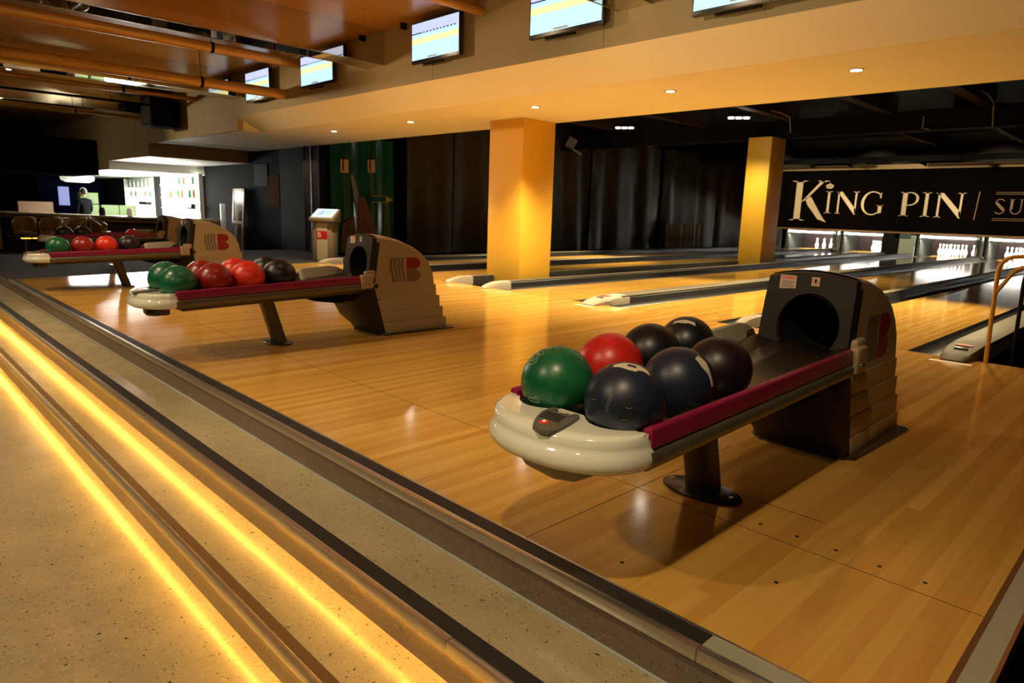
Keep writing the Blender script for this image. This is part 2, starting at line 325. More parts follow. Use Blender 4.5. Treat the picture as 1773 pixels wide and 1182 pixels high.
# LED strips under the two lower nosings
def led(y, z, lab):
    t = empty('led_strip', (-4.5, y, z)); tag(t, lab, 'light')
    MB().box(STX0+4.5, STX1+4.5, .0036, .0055, -.014, .002).build('housing', M_['black'], t)  # added unseen blocker, keeps LED light off the riser top
    n = 150; mm = MB()
    for i in range(n):
        x = STX0 + 4.5 + (i+.5)*(STX1-STX0)/n
        mm.box(x-.030, x+.030, -.0035, .0035, -.007, -.003)
    mm.build('diodes', M_['led'], t, False)
led(.990, -.1625, 'amber light strip under the middle step edge, glowing onto the narrow tread')
led(.743, -.2925, 'amber light strip under the lowest step edge, glowing onto the wide floor')
struct(MB().box(-46, 4, -5.2, .76, -.43, -.395).build('floor_concourse', 'terrazzo', smooth=False))
struct(MB().box(-46, -10.4, .76, 7.05, -.53, -.50).build('floor_bar', M_['carpet'], smooth=False))
struct(MB().box(-14.2, PX0-.03, 1.28, 7.0, -.5, -.03).build('floor_carpet', M_['carpet'], smooth=False))
struct(MB().box(-10.55, -10.4, .74, 1.28, -.5, -.02).build('trim_step_end', M_['pale'], smooth=False))
struct(MB().box(-.163, 4, 1.27, 30, -.6, -.45).build('floor_pit', M_['black'], smooth=False))
struct(MB().box(-13.5, -.163, YF, 30, -.30, -.25).build('floor_lane_bed', M_['black'], smooth=False))

# ------------------------------------------------------------------ lanes, gutters, dividers
for i, x in enumerate(LANES):
    struct(MB().box(x-LANE/2, x+LANE/2, YF, YE, -.03, 0).build('floor_lane_%s' % ('abcde'[i]), 'lane_wood', smooth=False))
def gutter_mesh(xc, name):
    m = MB(); n = 10; prof = []
    for k in range(n+1):
        a = PI*k/n; prof.append((xc - math.cos(a)*GUT/2, -.006 - math.sin(a)*.075))
    rows = [[(px, y, pz) for (px, pz) in prof] for y in (YF+.01, YE)]
    m.grid(rows); return m.build(name, M_['gutter'])
GUTX = []
for x in LANES: GUTX += [x-LANE/2-GUT/2, x+LANE/2+GUT/2]
for x in GUTX: struct(gutter_mesh(x, 'floor_gutter'))
nose_shaded = mat('cap_nose_shaded', (.13, .10, .065), .6, spec=.2)  # darker copy of the nose plastic, weaker light put into its colour
def divider(x0, x1, label, tint='cap', big=False, zt=.075):
    t = empty('lane_divider', ((x0+x1)/2, YF, 0)); tag(t, label, 'lane divider', 'lane dividers')
    w = (x1-x0)/2; m = MB()
    # long rail with rounded top
    prof = [(-w, -.05), (-w, zt*.75), (-w*.8, zt), (w*.8, zt), (w, zt*.75), (w, -.05)]
    m.grid([[(px, y, pz) for px, pz in prof] for y in (.26, 1.2, 6, 23.0-YF)]); m.build('rail', M_['gutter'], t)
    MB().box(-w*.99, w*.99, .30, 23.0-YF, zt-.006, zt+.004, .003).build('top_plate', M_[tint], t)
    e = MB(); e.box(-w-.001, -w*.72, .42, 23.0-YF, zt*.80, zt+.003, .002); e.build('edge_strip', M_['capedge'], t)
    # nose, tapering down to the approach
    rows = []
    for k in range(11):
        s = k/10; y = (-.17 + .60*s) if w > .09 else (-.13 + .42*s)
        h = (zt+.006)*math.sin(min(1, .12+s*1.25)*PI/2)**.8; ww = w*(.72 + .30*min(1, s*2.2)) + (.004)
        if k == 0: h *= .55; ww *= .8
        base = 0.0 if y < .0 else -.04
        rows.append([(-ww, y, base), (-ww*1.0, y, h*.6), (-ww*.86, y, h*.93), (-ww*.5, y, h), (ww*.5, y, h), (ww*.86, y, h*.93), (ww*1.0, y, h*.6), (ww, y, base)])
    m = MB().grid(rows); r0 = rows[0]; m.face(r0); r1 = rows[-1]; m.face(r1[::-1]); m.build('nose', nose_shaded if 'yellow tube' in label else M_['capnose'], t)
    if big:
        mb = MB(); mt = Matrix.Translation((.0, .16, zt+.004)) @ Matrix.Rotation(math.radians(4), 4, 'X')
        mb.box(-.055, .055, .125, .185, zt+.004, zt+.008); mb.build('red_label', M_['stred'], t)
        mb = MB().box(-.045, .045, .03, .07, zt-.004, zt+.004, .003); mb.build('emblem', M_['chrome'], t)
        MB().box(-.13, .13, -.24, -.185, .0, .0012).build('floor_tape', M_['sticker'], t)
    return t
h = LANE/2+GUT
DIV = [(XL2+h, XL2+h+.22, 'grey-brown ball return cap with red label beside the yellow tube', 'cap', True),
       (XL1+h+.003, XL2-h-.003, 'narrow lane divider whose nose shows just behind the nearest hood', 'cap', False),
       (XL0+h+.005, XL1-h-.005, 'wide lane divider with red label starting in mid floor before the yellow pillars', 'cap', True),
       (XL0-h-.14, XL0-h, 'lane divider whose white nose starts at the foot of the large yellow pillar', 'cap', False),
       (XM1+h, XM1+h+.12, 'lane divider with white nose just left of the large yellow pillar', 'cap', False),
       (XM2+h+.003, XM1-h-.003, 'lane divider hidden partly behind the middle hood', 'cap', False),
       (XM2-h-.14, XM2-h, 'farthest left lane divider, white nose in front of the kiosk', 'cap', False)]
for a, b, lab, t, big in DIV: divider(a, b, lab, t, big)
# strip of floor between the pillar-side dividers
struct(MB().box(XM1+h+.12, XL0-h-.14, YF, YE, -.25, -.06).build('floor_between_lanes', M_['black'], smooth=False))

# ------------------------------------------------------------------ pillars
def pillar(x0, x1, y0, y1, z1, name):
    return struct(MB().box(x0, x1, y0, y1, -.06, z1, .004).build(name, M_['yellow']))
pillar(-7.02, -6.375, 6.39, 7.0, 2.15, 'wall_pillar_near'); pillar(-6.90, -6.40, 13.5, 14.15, 2.60, 'wall_pillar_far')

# ------------------------------------------------------------------ soffit, upper wall, ceilings
YW = 4.85; ZC = 3.03; ZS = 2.15; Z1 = 2.365
struct(MB().box(-16.3, 4, YW, 4.95, Z1, ZC).box(-16.3, -11.6, YW, 4.95, ZS, Z1).build('wall_upper', M_['wall'], smooth=False))
for i, x in enumerate((-13.1, -10.0, -6.3, -3.9, -2.45, -.4)):
    struct(MB().box(x-.0025, x+.0025, YW-.002, YW, Z1, ZC).build('trim_joint', M_['copper'], smooth=False))
m = MB().prism([(YW, Z1), (5.24, ZS), (7.03, ZS), (7.03, ZC), (YW+.105, ZC), (YW+.105, Z1)], -11.6, 4, 'X'); struct(m.build('ceiling_soffit', M_['soffit'], smooth=False))
struct(MB().box(-16.3, -11.602, 4.951, 7.03, ZS, ZC).build('ceiling_soffit_far', M_['soffit'], smooth=False))
struct(MB().box(-19.5, -16.3, YW, 7.03, 1.885, ZC).build('ceiling_soffit_bar', M_['white'], smooth=False))
struct(MB().box(-19.5, -16.29, YW-.01, YW, 1.885, ZC).box(-16.3, -16.28, YW, 7.03, 1.885, ZS).build('wall_bulkhead', M_['wall'], smooth=False))
struct(MB().box(-34, -19.5, YW+.02, 7.4, 1.68, ZC).build('ceiling_bar', M_['white'], smooth=False))
struct(MB().box(-34, -19.5, YW, YW+.02, 1.68, ZC).build('wall_bulkhead_far', M_['wall'], smooth=False))
struct(MB().box(-46, -20.4, 1.0, YW-.01, 1.55, 2.42).build('ceiling_dark_box', mat('pit_black', (.002, .002, .002), 1, spec=0), smooth=False))
struct(MB().box(-46, 4, -5.2, YW, ZC, ZC+.1).build('ceiling_wood', 'ceiling_wood', smooth=False))
struct(MB().box(-13.6, 4, 7.03, 30, 3.25, 3.35).build('ceiling_lanes', M_['dceil'], smooth=False))
struct(MB().box(-13.6, 4, 7.031, 7.06, ZS, 3.3).build('wall_soffit_back', M_['dark'], smooth=False))
# black walls
struct(MB().box(-19.15, -14.6, 7.05, 7.15, -.5, 2.2).build('wall_charcoal', M_['dark2'], smooth=False))
struct(MB().box(-14.6, -12.8, 7.0, 7.15, -.5, 2.2).build('wall_black', M_['dark'], smooth=False))
struct(MB().box(-46, -26.3, 7.05, 7.15, -.5, 3).build('wall_bar', M_['dark'], smooth=False))
struct(MB().box(-46.2, -46, -5.2, 7.1, -.5, 3.1).build('wall_left', M_['dark'], smooth=False))
struct(MB().box(-46, 4, -5.3, -5.2, -.5, 3.1).build('wall_rear', M_['dark2'], smooth=False))
struct(MB().box(4, 4.1, -5.3, 30, -.6, 3.4).build('wall_right', M_['dark'], smooth=False))
struct(MB().box(-13.6, 4, 28, 28.1, -.5, 3.4).build('wall_end', M_['dark'], smooth=False))
struct(MB().box(-13.6, -13.45, 7.15, 28, -.5, 3.4).build('wall_lane_side', M_['dark'], smooth=False))

# downlights in the soffit
def downlight(x, y, z, label, r=.045):
    t = empty('downlight', (x, y, z)); tag(t, label, 'ceiling light', 'soffit downlights')
    MB().lathe([(r+.014, 0), (r+.014, -.006), (r, -.008), (r, 0)], n=24).build('trim_ring', M_['nosing'], t)
    MB().lathe([(r*.85, -.004), (r*.85, -.007)], n=20).build('lamp', M_['lampon'], t)
DL = ['farthest', 'second farthest', 'middle', 'fourth', 'fifth']
labs = ['small downlight in the soffit, leftmost above the banners', 'small downlight in the soffit above the middle curtain', 'downlight in the soffit right above the large yellow pillar',
        'downlight in the soffit right of the large pillar', 'downlight with dark ring in the soffit, rightmost and nearest', None]
for (x, y), l in zip(DOWN, labs):
    if l: downlight(x, y-.02, ZS, l)
# small brackets where ceiling meets wall
for x, l in ((-7.0+.2, 'tiny black bracket at ceiling left of the mirror beam end'), (-6.95+.33, None)):
    if l: tag(MB().box(x-.02, x+.02, 4.78, 4.85, 2.97, 3.03).build('ceiling_bracket', M_['black'], origin=(x, 4.8, 3.0)), 'tiny black bracket where ceiling and beige wall meet, beside the mirror beam', 'bracket')

# ------------------------------------------------------------------ mirror beams and pipes
def mirror_beam(x, label, w=.345):
    t = empty('mirror_beam', (x, 0, ZC)); tag(t, label, 'ceiling beam', 'mirror-clad ceiling beams')
    MB().box(-w, 0, -5.1, YW-.001, -.39, 0).build('mirror_cladding', M_['mirror'], t, False)
    MB().box(-w-.002, -w+.004, -5.1, YW-.002, -.394, -.386).box(-.004, .002, -5.1, YW-.002, -.394, -.386).build('metal_edge', M_['mframe'], t, False)
mirror_beam(-3.416, 'mirror-clad ceiling beam ending at the wall over the fourth screen, near the top edge')
mirror_beam(-7.24, 'mirror-clad ceiling beam reflecting a screen, ending in mid wall')
mirror_beam(-11.25, 'mirror-clad ceiling beam beside the farthest lit screen')
mirror_beam(-15.2, 'dim mirror-clad ceiling beam ending near the wall speaker')
def pipe(x, z, r, label, m='pipe', y0=-5.1):
    t = empty('ceiling_pipe', (x, YW, z)); tag(t, label, 'pipe', 'pipes under the wooden ceiling')
    MB().tube([(0, y0-YW, 0), (0, -.02, 0), (0, -.001, -.0)], r, 20).build('pipe_run', M_[m], t)
    for y in (-1.2, -3.9, -7): MB().tube([(0, y-.02, 0), (0, y+.02, 0)], r+.004, 20).tube([(0, y, 0), (0, y, ZC-z-.001)], .005, 6).build('hanger', M_['black'], t)
pipe(-5.47, 2.93, .045, 'orange-brown pipe ending at the wall above the third screen')
pipe(-9.44, 2.93, .066, 'orange-brown pipe passing just above the second screen')
pipe(-9.86, 2.55, .070, 'lowest orange-brown pipe crossing in front of the far screen')
pipe(-13.4, 2.80, .04, 'thin orange pipe ending near the black speaker')
pipe(-14.2, 2.70, .022, 'thin black conduit left of the speaker', 'black')
pipe(-16.8, 2.72, .035, 'dim orange pipe farthest down the hall')
for (x, y) in ((-12.2, .6), (-14.3, 2.2), (-16.5, 1.8), (-18.6, 1.9)):
    t = empty('hall_downlight', (x, y, ZC)); tag(t, 'tiny bright ceiling lamp in the dark far end of the wooden ceiling', 'ceiling light', 'hall ceiling lamps')
    MB().lathe([(.05, 0), (.05, -.02), (.04, -.025), (.04, 0)], n=16).build('trim_ring', M_['black'], t); MB().lathe([(.035, -.018), (.035, -.024)], n=14).build('lamp', M_['lampon'], t)

# ------------------------------------------------------------------ screens
def screen(x0, x1, z0, z1, label):
    q = (YW-.13)/YW; x0 *= q; x1 *= q; z0 = .957+(z0-.957)*q; z1 = .957+(z1-.957)*q
    xc = (x0+x1)/2; zc = (z0+z1)/2; t = empty('score_screen', (xc, YW, zc)); tag(t, label, 'screen', 'score screens on the beige wall')
    w = (x1-x0)/2; hh = (z1-z0)/2
    MB().box(-w, w, -.13, -.08, -hh, hh, .006).build('frame', M_['frame'], t)
    MB().box(-w*.25, w*.25, -.08, -.001, -hh*.3, hh*.3).box(-w*.6, w*.2, -.10, -.06, -hh-.012, -hh+.01, .004).build('wall_bracket', M_['black'], t)
    b = .016; W = w-b; H = hh-b; y = -.1315
    p = MB().box(-W, W, y, y+.002, -H+.02, H).build('panel', M_['scr'], t, False)
    def band(a, c, m, x0=-W, x1=W, d=.001): MB().box(x0, x1, y-d, y, a*H, c*H).build('picture', M_[m], p, False)
    band(.48, .995, 'scru'); band(-.08, .22, 'scry')
    band(.44, .50, 'scrk', x0=-W, x1=-W*.55, d=.002)
    mm = MB()
    for k in range(10): mm.box(-W*.5+k*W*.145, -W*.5+k*W*.145+W*.085, y-.002, y, .44*H, .50*H)
    mm.build('picture', M_['scrk'], p, False)
    mm = MB().box(W*-.3, W*.1, y-.002, y, -.86*H, -.80*H); mm.build('picture', M_['white2'], p, False)
screen(-3.05, -2.14, 2.475, 3.01, 'large score screen at the top edge, nearest on the beige wall')
screen(-4.81, -3.92, 2.565, 3.01, 'second nearest score screen, cut by the top edge, beside a mirror beam')
screen(-6.70, -5.84, 2.575, 3.015, 'third score screen, fully visible on the beige wall')
screen(-9.36, -8.46, 2.575, 3.005, 'fourth score screen, partly hidden by a mirror beam')
screen(-11.22, -10.36, 2.55, 3.005, 'farthest score screen, behind the low orange pipe')

# speaker on the wall
t = empty('wall_speaker', (-14.45, YW, 2.62)); tag(t, 'black loudspeaker mounted on the beige wall left of the far screens', 'speaker')
MB().box(-.30, .26, -.55, -.06, -.28, .28, .015).build('cabinet', M_['black'], t); MB().box(-.28, .24, -.556, -.549, -.26, .26, .003).build('grille', M_['black'], t)
MB().box(-.06, .06, -.07, -.001, -.1, .1).build('mount', M_['black'], t)

# ------------------------------------------------------------------ curtains and banners on the left
def cloth(name, pA, pB, z0, z1, m, amp, wl, n, seed, parent=None, off=0, origin=None):
    rnd = random.Random(seed); ax = Vector((*pA, 0)); bx = Vector((*pB, 0)); d = (bx-ax); Lh = d.length; d.normalize(); nrm = Vector((-d.y, d.x, 0))*(-1)
    ph = [rnd.uniform(0, 6.3) for _ in range(5)]; mb = MB(); rows = []
    for j in range(13):
        tz = j/12; z = z0+(z1-z0)*tz; row = []
        for i in range(n+1):
            s = Lh*i/n
            o = amp*(math.sin(2*PI*s/wl+ph[0]+.3*math.sin(tz*3+ph[1])) + .5*math.sin(2*PI*s/(wl*.53)+ph[2]+tz*1.2) + .4*math.sin(2*PI*s/(wl*2.7)+ph[3]-tz))
            row.append(ax + d*s + nrm*(o*(1-.35*tz)+off) + Vector((0, 0, z)))
        rows.append(row)
    mb.grid(rows); return mb.build(name, m, parent, origin=origin)
CA, CB = (-12.8, 7.2), (-11.75, 23.6)
def cpt(s): return (CA[0]+(CB[0]-CA[0])*s, CA[1]+(CB[1]-CA[1])*s)
segs = [(.115, .19, 'brown-black curtain panel right of the green banner'), (.19, .30, 'dark curtain hanging left of the large yellow pillar'), (.30, .48, 'dark curtain hanging just right of the large yellow pillar'), (.48, .68, 'dark curtain with long folds in the middle of the side wall'), (.68, .86, 'dark curtain panel left of the gathered one'), (.86, 1.0, 'dark curtain panel reaching the slim yellow pillar')]
for k, (a, b, lab) in enumerate(segs):
    o = cloth('curtain', cpt(a), cpt(b), -.05, 3.0, M_['curtain'], .09, 1.3, int((b-a)*260), 10+k); tag(o, lab, 'curtain', 'curtains along the lane wall')
o = cloth('gathered_cloth', (-11.75, 18.2), (-11.6, 20.2), .02, .75, mat('gathered_cloth', (.34, .27, .16), .6), .04, .22, 90, 33); tag(o, 'pale gathered cloth tied at knee height against the far dark curtain', 'cloth')
# banners
pa, pb = (-12.78, 7.2), (-12.6, 8.62)
o = cloth('banner', pa, pb, .0, 2.35, M_['bannerG'], .028, .55, 60, 50, off=.06); tag(o, 'glossy green banner with a yellow arrow behind the kiosk', 'banner')
bn = o
MB().box(-12.50, -12.49, 8.05, 8.42, 1.06, 1.18).build('arrow_body', M_['bannerG'], bn, False)
mb = MB().prism([(8.38, 1.05), (8.58, 1.12), (8.38, 1.19)], -12.50, -12.488, 'X')
for z in (1.05, 1.185): mb.box(-12.50, -12.488, 8.02, 8.40, z, z+.01)
mb.build('yellow_arrow', M_['bannerY'], bn, False)
MB().prism([(7.72, 1.2), (7.85, 1.15), (8.15, .45), (8.2, 0), (7.75, 0), (7.70, .7)], -12.52, -12.49, 'X').build('printed_figure', M_['bannerT'], bn, False)
MB().prism([(7.35, .6), (7.6, .75), (7.7, 0), (7.3, 0)], -12.53, -12.50, 'X').build('printed_lane', M_['bannerT'], bn, False)
MB().prism([(7.55, 1.6), (7.6, 1.6), (7.85, .9), (8.0, 0), (7.72, 0), (7.68, .8)], -12.56, -12.53, 'X').build('printed_stripe', M_['bannerL'], bn, False)
o = cloth('banner', (-13.35, 6.93), (-12.8, 6.97), .0, 2.14, M_['bannerP'], .02, .3, 40, 51); tag(o, 'dark purple glossy banner left of the green banner', 'banner')
for (y, z, lab) in ((7.30, 1.75, 'small tan card hanging before the green banner, left of the pair'), (7.93, 1.79, 'small tan card hanging before the green banner, right of the pair')):
    t = empty('hanging_card', (-12.35, y, z)); tag(t, lab, 'sign')
    MB().box(-.004, .004, -.09, .09, -.13, .13).build('card', M_['card'], t); MB().box(-.006, .006, -.05, -.02, -.1, .16).build('dark_mark', M_['black'], t)
    MB().tube([(0, 0, .13), (0, 0, 3.25-z)], .010, 6).build('cord', M_['black'], t)

# kiosk
t = empty('kiosk', (-11.1, 6.15, -.03), math.radians(38)); tag(t, 'grey kiosk with tilted lit touchscreen and red stripe panel', 'kiosk')
MB().prism([(-.19, .0), (.19, .0), (.17, .70), (-.17, .70)], -.14, .14, 'Y', .01).build('body', M_['kiosk'], t)
fp = MB().box(-.10, .10, -.15, -.14, .02, .68).build('front_panel', M_['kioskp'], t)
MB().box(-.10, .10, -.153, -.149, .40, .54).build('red_stripe', M_['kred'], fp, False)
text_mesh(MB(), 'B', .13, Matrix.Translation((-.05, -.156, .47)) @ Matrix.Rotation(PI/2, 4, 'X')).build('letter', M_['white2'], fp, False)
hd = MB().prism([(-.20, .70), (.18, .70), (.20, .92), (.17, .93), (-.21, .76)], -.22, .22, 'X', .008).build('screen_head', M_['kiosk'], t)
mt = Matrix.Translation((0, -.012, .853)) @ Matrix.Rotation(math.atan2(.17, .38), 4, 'X')
MB().add(MB().box(-.19, .19, -.17, .17, -.002, .004).bm, mt).build('screen', mat('kiosk_screen', (.1, .1, .1), .3, emit=(.62, .85, .95), strength=1.3), hd, False)
MB().add(MB().box(-.10, .0, -.10, .08, .004, .007).bm, mt).build('picture', mat('kiosk_blue', (.1, .1, .1), .3, emit=(.35, .55, .9), strength=1.1), hd, False)
MB().add(MB().box(.02, .12, -.10, .10, .004, .007).bm, mt).build('picture', mat('kiosk_green', (.1, .1, .1), .3, emit=(.45, .85, .6), strength=1.1), hd, False)
tag(MB().prism([(-.12, -.05), (.12, .02), (.12, .06), (-.12, .0)], -.02, .02, 'Y').tube([(0, 0, -.27), (0, 0, 0)], .012, 8).build('chrome_bracket', M_['chrome'], origin=(0, 0, 0)), 'small chrome bracket low before the green banner right of the kiosk', 'bracket').location = (-11.0, 6.9, .24)

# ------------------------------------------------------------------ bar area
def bottle(x, y, z, m, label, s=1.0):
    t = empty('bottle', (x, y, z)); tag(t, label, 'bottle', 'bottles on the lit back bar')
    MB().lathe([(.04*s, 0), (.042*s, .17*s), (.03*s, .2*s), (.014*s, .235*s), (.014*s, .30*s)], n=10).build('glass', M_[m], t); MB().lathe([(.016*s, .30*s), (.016*s, .32*s)], n=8).build('cap', M_['black'], t)
def backbar(x0, x1, z0, z1, shelves, label, glow='barglow'):
    t = empty('back_bar', ((x0+x1)/2, 7.0, z0)); tag(t, label, 'shelf'); w = (x1-x0)/2; H = z1-z0
    MB().box(-w, w, 0, .05, 0, H).build('lit_panel', M_[glow], t, False)
    for z in shelves: MB().box(-w, w, -.09, 0, z-.015, z).build('shelf', M_['white'], t, False)
    MB().box(-w-.03, -w, -.05, .06, 0, H).build('side_panel', M_['white'], t, False); MB().box(w, w+.03, -.05, .06, 0, H).build('side_panel', M_['white'], t, False)
backbar(-26.2, -23.3, .3, 1.34, (.02, .40, .75), 'brightly lit white back bar shelf, left and lower of the two')
backbar(-26.2, -23.3, 1.35, 1.64, (), 'dim green-grey bottle shelf above the left lit back bar', 'paleg')
backbar(-22.4, -19.35, .3, 1.70, (.05, .45, .75, 1.12), 'brightly lit white back bar shelf, right and taller of the two')
struct(MB().box(-23.25, -22.45, 7.0, 7.2, -.5, 1.7).build('wall_bar_column', M_['dark'], smooth=False))
MB_ = ('glassg', 'glassb', 'glassc')
for k in range(6): bottle(-25.9+k*.42, 6.945, 1.365, MB_[k % 2 and 0 or 2], 'bottle on the dim shelf above the left lit back bar', .8)
for k in range(5): bottle(-25.5+k*.5, 6.955, 1.05, MB_[(k*2+1) % 3], 'bottle on the left lit back bar', .8)
for k in range(7): bottle(-21.6+k*.31, 6.955, 1.05, MB_[(k+1) % 3], 'bottle on the middle shelf of the right lit back bar', 1.0)
for k in range(5): bottle(-21.2+k*.36, 6.955, 1.42, MB_[(k+2) % 3], 'bottle on the upper shelf of the right lit back bar', .9)
tag(MB().box(-20.6, -19.5, 6.78, 6.90, .75, .89, .01).build('register', M_['frame'], origin=(-20, 6.84, .75)), 'black till unit in front of the right lit back bar', 'till')
tag(MB().box(-24.2, -23.4, 6.80, 6.95, .80, .90, .01).build('register', M_['frame'], origin=(-23.8, 6.87, .80)), 'black till unit in front of the left lit back bar', 'till')
# counter
t = empty('bar_counter', (-20, 5, -.5)); tag(t, 'long bar counter with pale top in front of the lit shelves', 'counter')
A = [(-24.5, 1.9), (-21.9, 3.2), (-19.2, 4.85), (-17.3, 6.5)]; off = (-.45, .45)
poly = [(x+20, y-5) for x, y in A] + [(x+off[0]+20, y+off[1]-5) for x, y in A[::-1]]
MB().prism(poly, .98, 1.03, 'Z').build('countertop', mat('counter_top', (.40, .32, .20), .2), t, False)
poly2 = [(x-.12, y+.12) for x, y in poly[:4]] + [(x+.05, y-.05) for x, y in poly[4:]]
MB().prism(poly2, 0, .88, 'Z').build('front', M_['counterf'], t, False); MB().prism([(x-.05, y+.05) for x, y in poly[:4]] + poly[4:], .88, .98, 'Z').build('fascia', M_['letter2'], t, False)
for k, (x, y) in enumerate(((-22.6, 2.75), (-20.4, 4.0), (-18.1, 5.75))): MB().box(x+20-.02, x+20+.25, y-5-.1, y-5+.15, .05, .95).build('panel', M_['letter2'], t, False)
# stools
def stool(x, y, label, rz):
    t = empty('bar_stool', (x, y, -.5), rz); t.scale = (.9, .9, 1); tag(t, label, 'stool', 'bar stools at the counter')
    MB().lathe([(.20, .66), (.22, .70), (.21, .74), (.10, .75)], n=20).build('seat', M_['stool'], t)
    rows = []
    for j in range(7):
        z = .72 + j*.055; rr = .22 + .02*j/6
        rows.append([(rr*math.cos(a), rr*math.sin(a), z - .16*(abs(a-PI/2)/1.9)**2*(j/6)) for a in [PI/2 + (k-8)/8*1.9 for k in range(17)]])
    mb = MB().grid(rows); o = mb.build('backrest', M_['stool'], t); sm = o.modifiers.new('solid', 'SOLIDIFY'); sm.thickness = .03
    MB().tube([(0, 0, .02), (0, 0, .66)], .03, 10).build('post', M_['chrome'], t); MB().lathe([(.20, 0), (.20, .015), (.04, .03)], n=20).build('foot', M_['chrome'], t)
stool(-17.1, 2.62, 'tan bucket bar stool, leftmost of the row', 1.2); stool(-17.1, 3.08, 'tan bucket bar stool, second from left in the row', 1.0)
stool(-17.1, 3.54, 'tan bucket bar stool, third from left, with shiny curved back', .5); stool(-17.1, 4.00, 'tan bucket bar stool, fourth from left, beside the standing person', 2.6)
t = empty('glowing_table', (-16.4, 2.60, -.46)); tag(t, 'dark low table with an amber light bar under its top', 'table')
MB().box(-.2, .2, -.35, .35, .60, .63, .005).build('top', M_['black'], t); MB().box(.20, .21, -.20, -.03, .59, .612).box(.20, .21, -.01, .15, .59, .612).box(.20, .21, .16, .20, .59, .612).build('light_bar', M_['ledbar'], t, False); MB().tube([(0, 0, -.04), (0, 0, .6)], .03, 8).build('leg', M_['black'], t)
# person behind counter
def person(x, y, z, rz):
    me = bpy.data.meshes.new('person')
    V = [(0, 0, .92), (0, .0, 1.15), (0, 0, 1.38), (0, 0, 1.46), (-.17, 0, 1.38), (-.22, -.02, 1.13), (-.20, -.16, .95), (.17, 0, 1.38), (.22, -.02, 1.13), (.20, -.16, .95),
         (-.09, 0, .88), (-.10, -.01, .48), (-.10, .02, .07), (-.10, -.12, .03), (.09, 0, .88), (.10, -.01, .48), (.10, .02, .07), (.10, -.12, .03)]
    Ed = [(0, 1), (1, 2), (2, 3), (2, 4), (4, 5), (5, 6), (2, 7), (7, 8), (8, 9), (0, 10), (10, 11), (11, 12), (12, 13), (0, 14), (14, 15), (15, 16), (16, 17)]
    R = [.15, .13, .15, .055, .065, .05, .035, .065, .05, .035, .09, .06, .04, .035, .09, .06, .04, .035]
    me.from_pydata(V, Ed, []); o = bpy.data.objects.new('person', me); COL.objects.link(o)
    sk = o.modifiers.new('skin', 'SKIN'); o.modifiers.new('sub', 'SUBSURF').render_levels = 2
    for i, r in enumerate(R): me.skin_vertices[0].data[i].radius = (r, r*.72 if i < 3 else r)
    me.skin_vertices[0].data[0].use_root = True; me.materials.append(M_['shirt']); o.location = (x, y, z); o.rotation_euler = (0, 0, rz)
    h = MB().sphere((0, 0, 0), 1, 20, 14)
    for v in h.bm.verts: v.co = Vector((v.co.x*.075, v.co.y*.09 - (.01 if v.co.z < 0 else 0), v.co.z*.115))
    h.box(-.012, .012, -.105, -.08, -.03, .01, .004); h.box(-.082, -.07, -.015, .015, -.03, .03, .004); h.box(.07, .082, -.015, .015, -.03, .03, .004)
    hd = h.build('head', M_['skin'], o); hd.location = (0, -.02, 1.60)
    e = MB()
    for s in (-1, 1): e.sphere((s*.028, -.085, .012), .010, 8, 6)
    e.box(-.022, .022, -.094, -.085, -.055, -.049).build('face_details', M_['hair'], hd)
    g = MB().sphere((0, .012, .025), 1, 20, 14)
    for v in g.bm.verts: v.co = Vector((v.co.x*.084, .012+(v.co.y-.012)*.098 if abs(v.co.y) > .0 else .012, .03+(v.co.z-.025)*.105))
    for v in g.bm.verts:
        if v.co.y < -.05 and v.co.z < .05: v.co.y = -.05
    g.build('hair', M_['hair'], hd)
    for s in (-1, 1):
        hb = MB().box(-.03, .03, -.09, 0, -.012, .012, .01)
        for k in range(4): hb.tube([(-.023+k*.015, -.08, 0), (-.023+k*.015, -.12, -.008), (-.023+k*.015, -.145-(.008 if k in (1, 2) else 0), -.025)], .007, 6)
        hb.tube([(-s*.03, -.03, 0), (-s*.05, -.06, -.005), (-s*.05, -.085, -.01)], .009, 6)
        q = hb.build('hand', M_['skin'], o); q.location = (s*.20, -.17, .94)
    return tag(o, 'dark-haired person in a black shirt standing at the bar counter', 'person')
person(-21.9, 4.78, -.5, math.radians(-60))
# things on / behind the bar
t = empty('pendant_lamp', (-23.5, 5.0, 1.5)); tag(t, 'wide pale drum lamp hanging over the far bar', 'lamp')
MB().lathe([(.30, -.10), (.42, -.04), (.44, .06), (.38, .10)], n=24).build('lamp_shade', M_['shade'], t); MB().tube([(0, 0, .1), (0, 0, .18)], .01, 6).build('rod', M_['black'], t)
tag(MB().box(-.02, .02, -.16, .16, -.32, .32).build('blue_poster', M_['bluel'], origin=(0, 0, 0)), 'tall blue lit poster in the dark behind the bar', 'poster').location = (-28.22, 5.55, 1.0)
tag(MB().box(-.06, .02, -1.0, 1.0, -1.1, 1.0).build('room_divider', M_['bluew'], origin=(0, 0, 0)), 'dark blue room divider behind the blue lit poster', 'divider').location = (-28.26, 5.8, .6)
tag(MB().box(-.3, .3, -.45, .45, 0, 1.3, .01).build('cabinet', M_['box'], origin=(0, 0, 0)), 'tan brown cabinet standing at the left of the bar', 'cabinet').location = (-25.5, 4.2, -.5)
for k, (x, y, z, lab) in enumerate(((-24.5, 5.45, .42, 'green carton behind the bar, beside the person'), (-24.5, 6.0, .42, 'green carton behind the bar, middle of the row'), (-24.5, 6.5, .42, 'green carton behind the bar, right of the row'), (-24.5, 5.45, .78, 'green carton stacked on top beside the person'))):
    tag(MB().box(-.2, .2, -.24, .24, 0, .34, .01).build('carton', M_['boxg'], origin=(0, 0, 0)), lab, 'box', 'cartons behind the bar').location = (x, y, z)
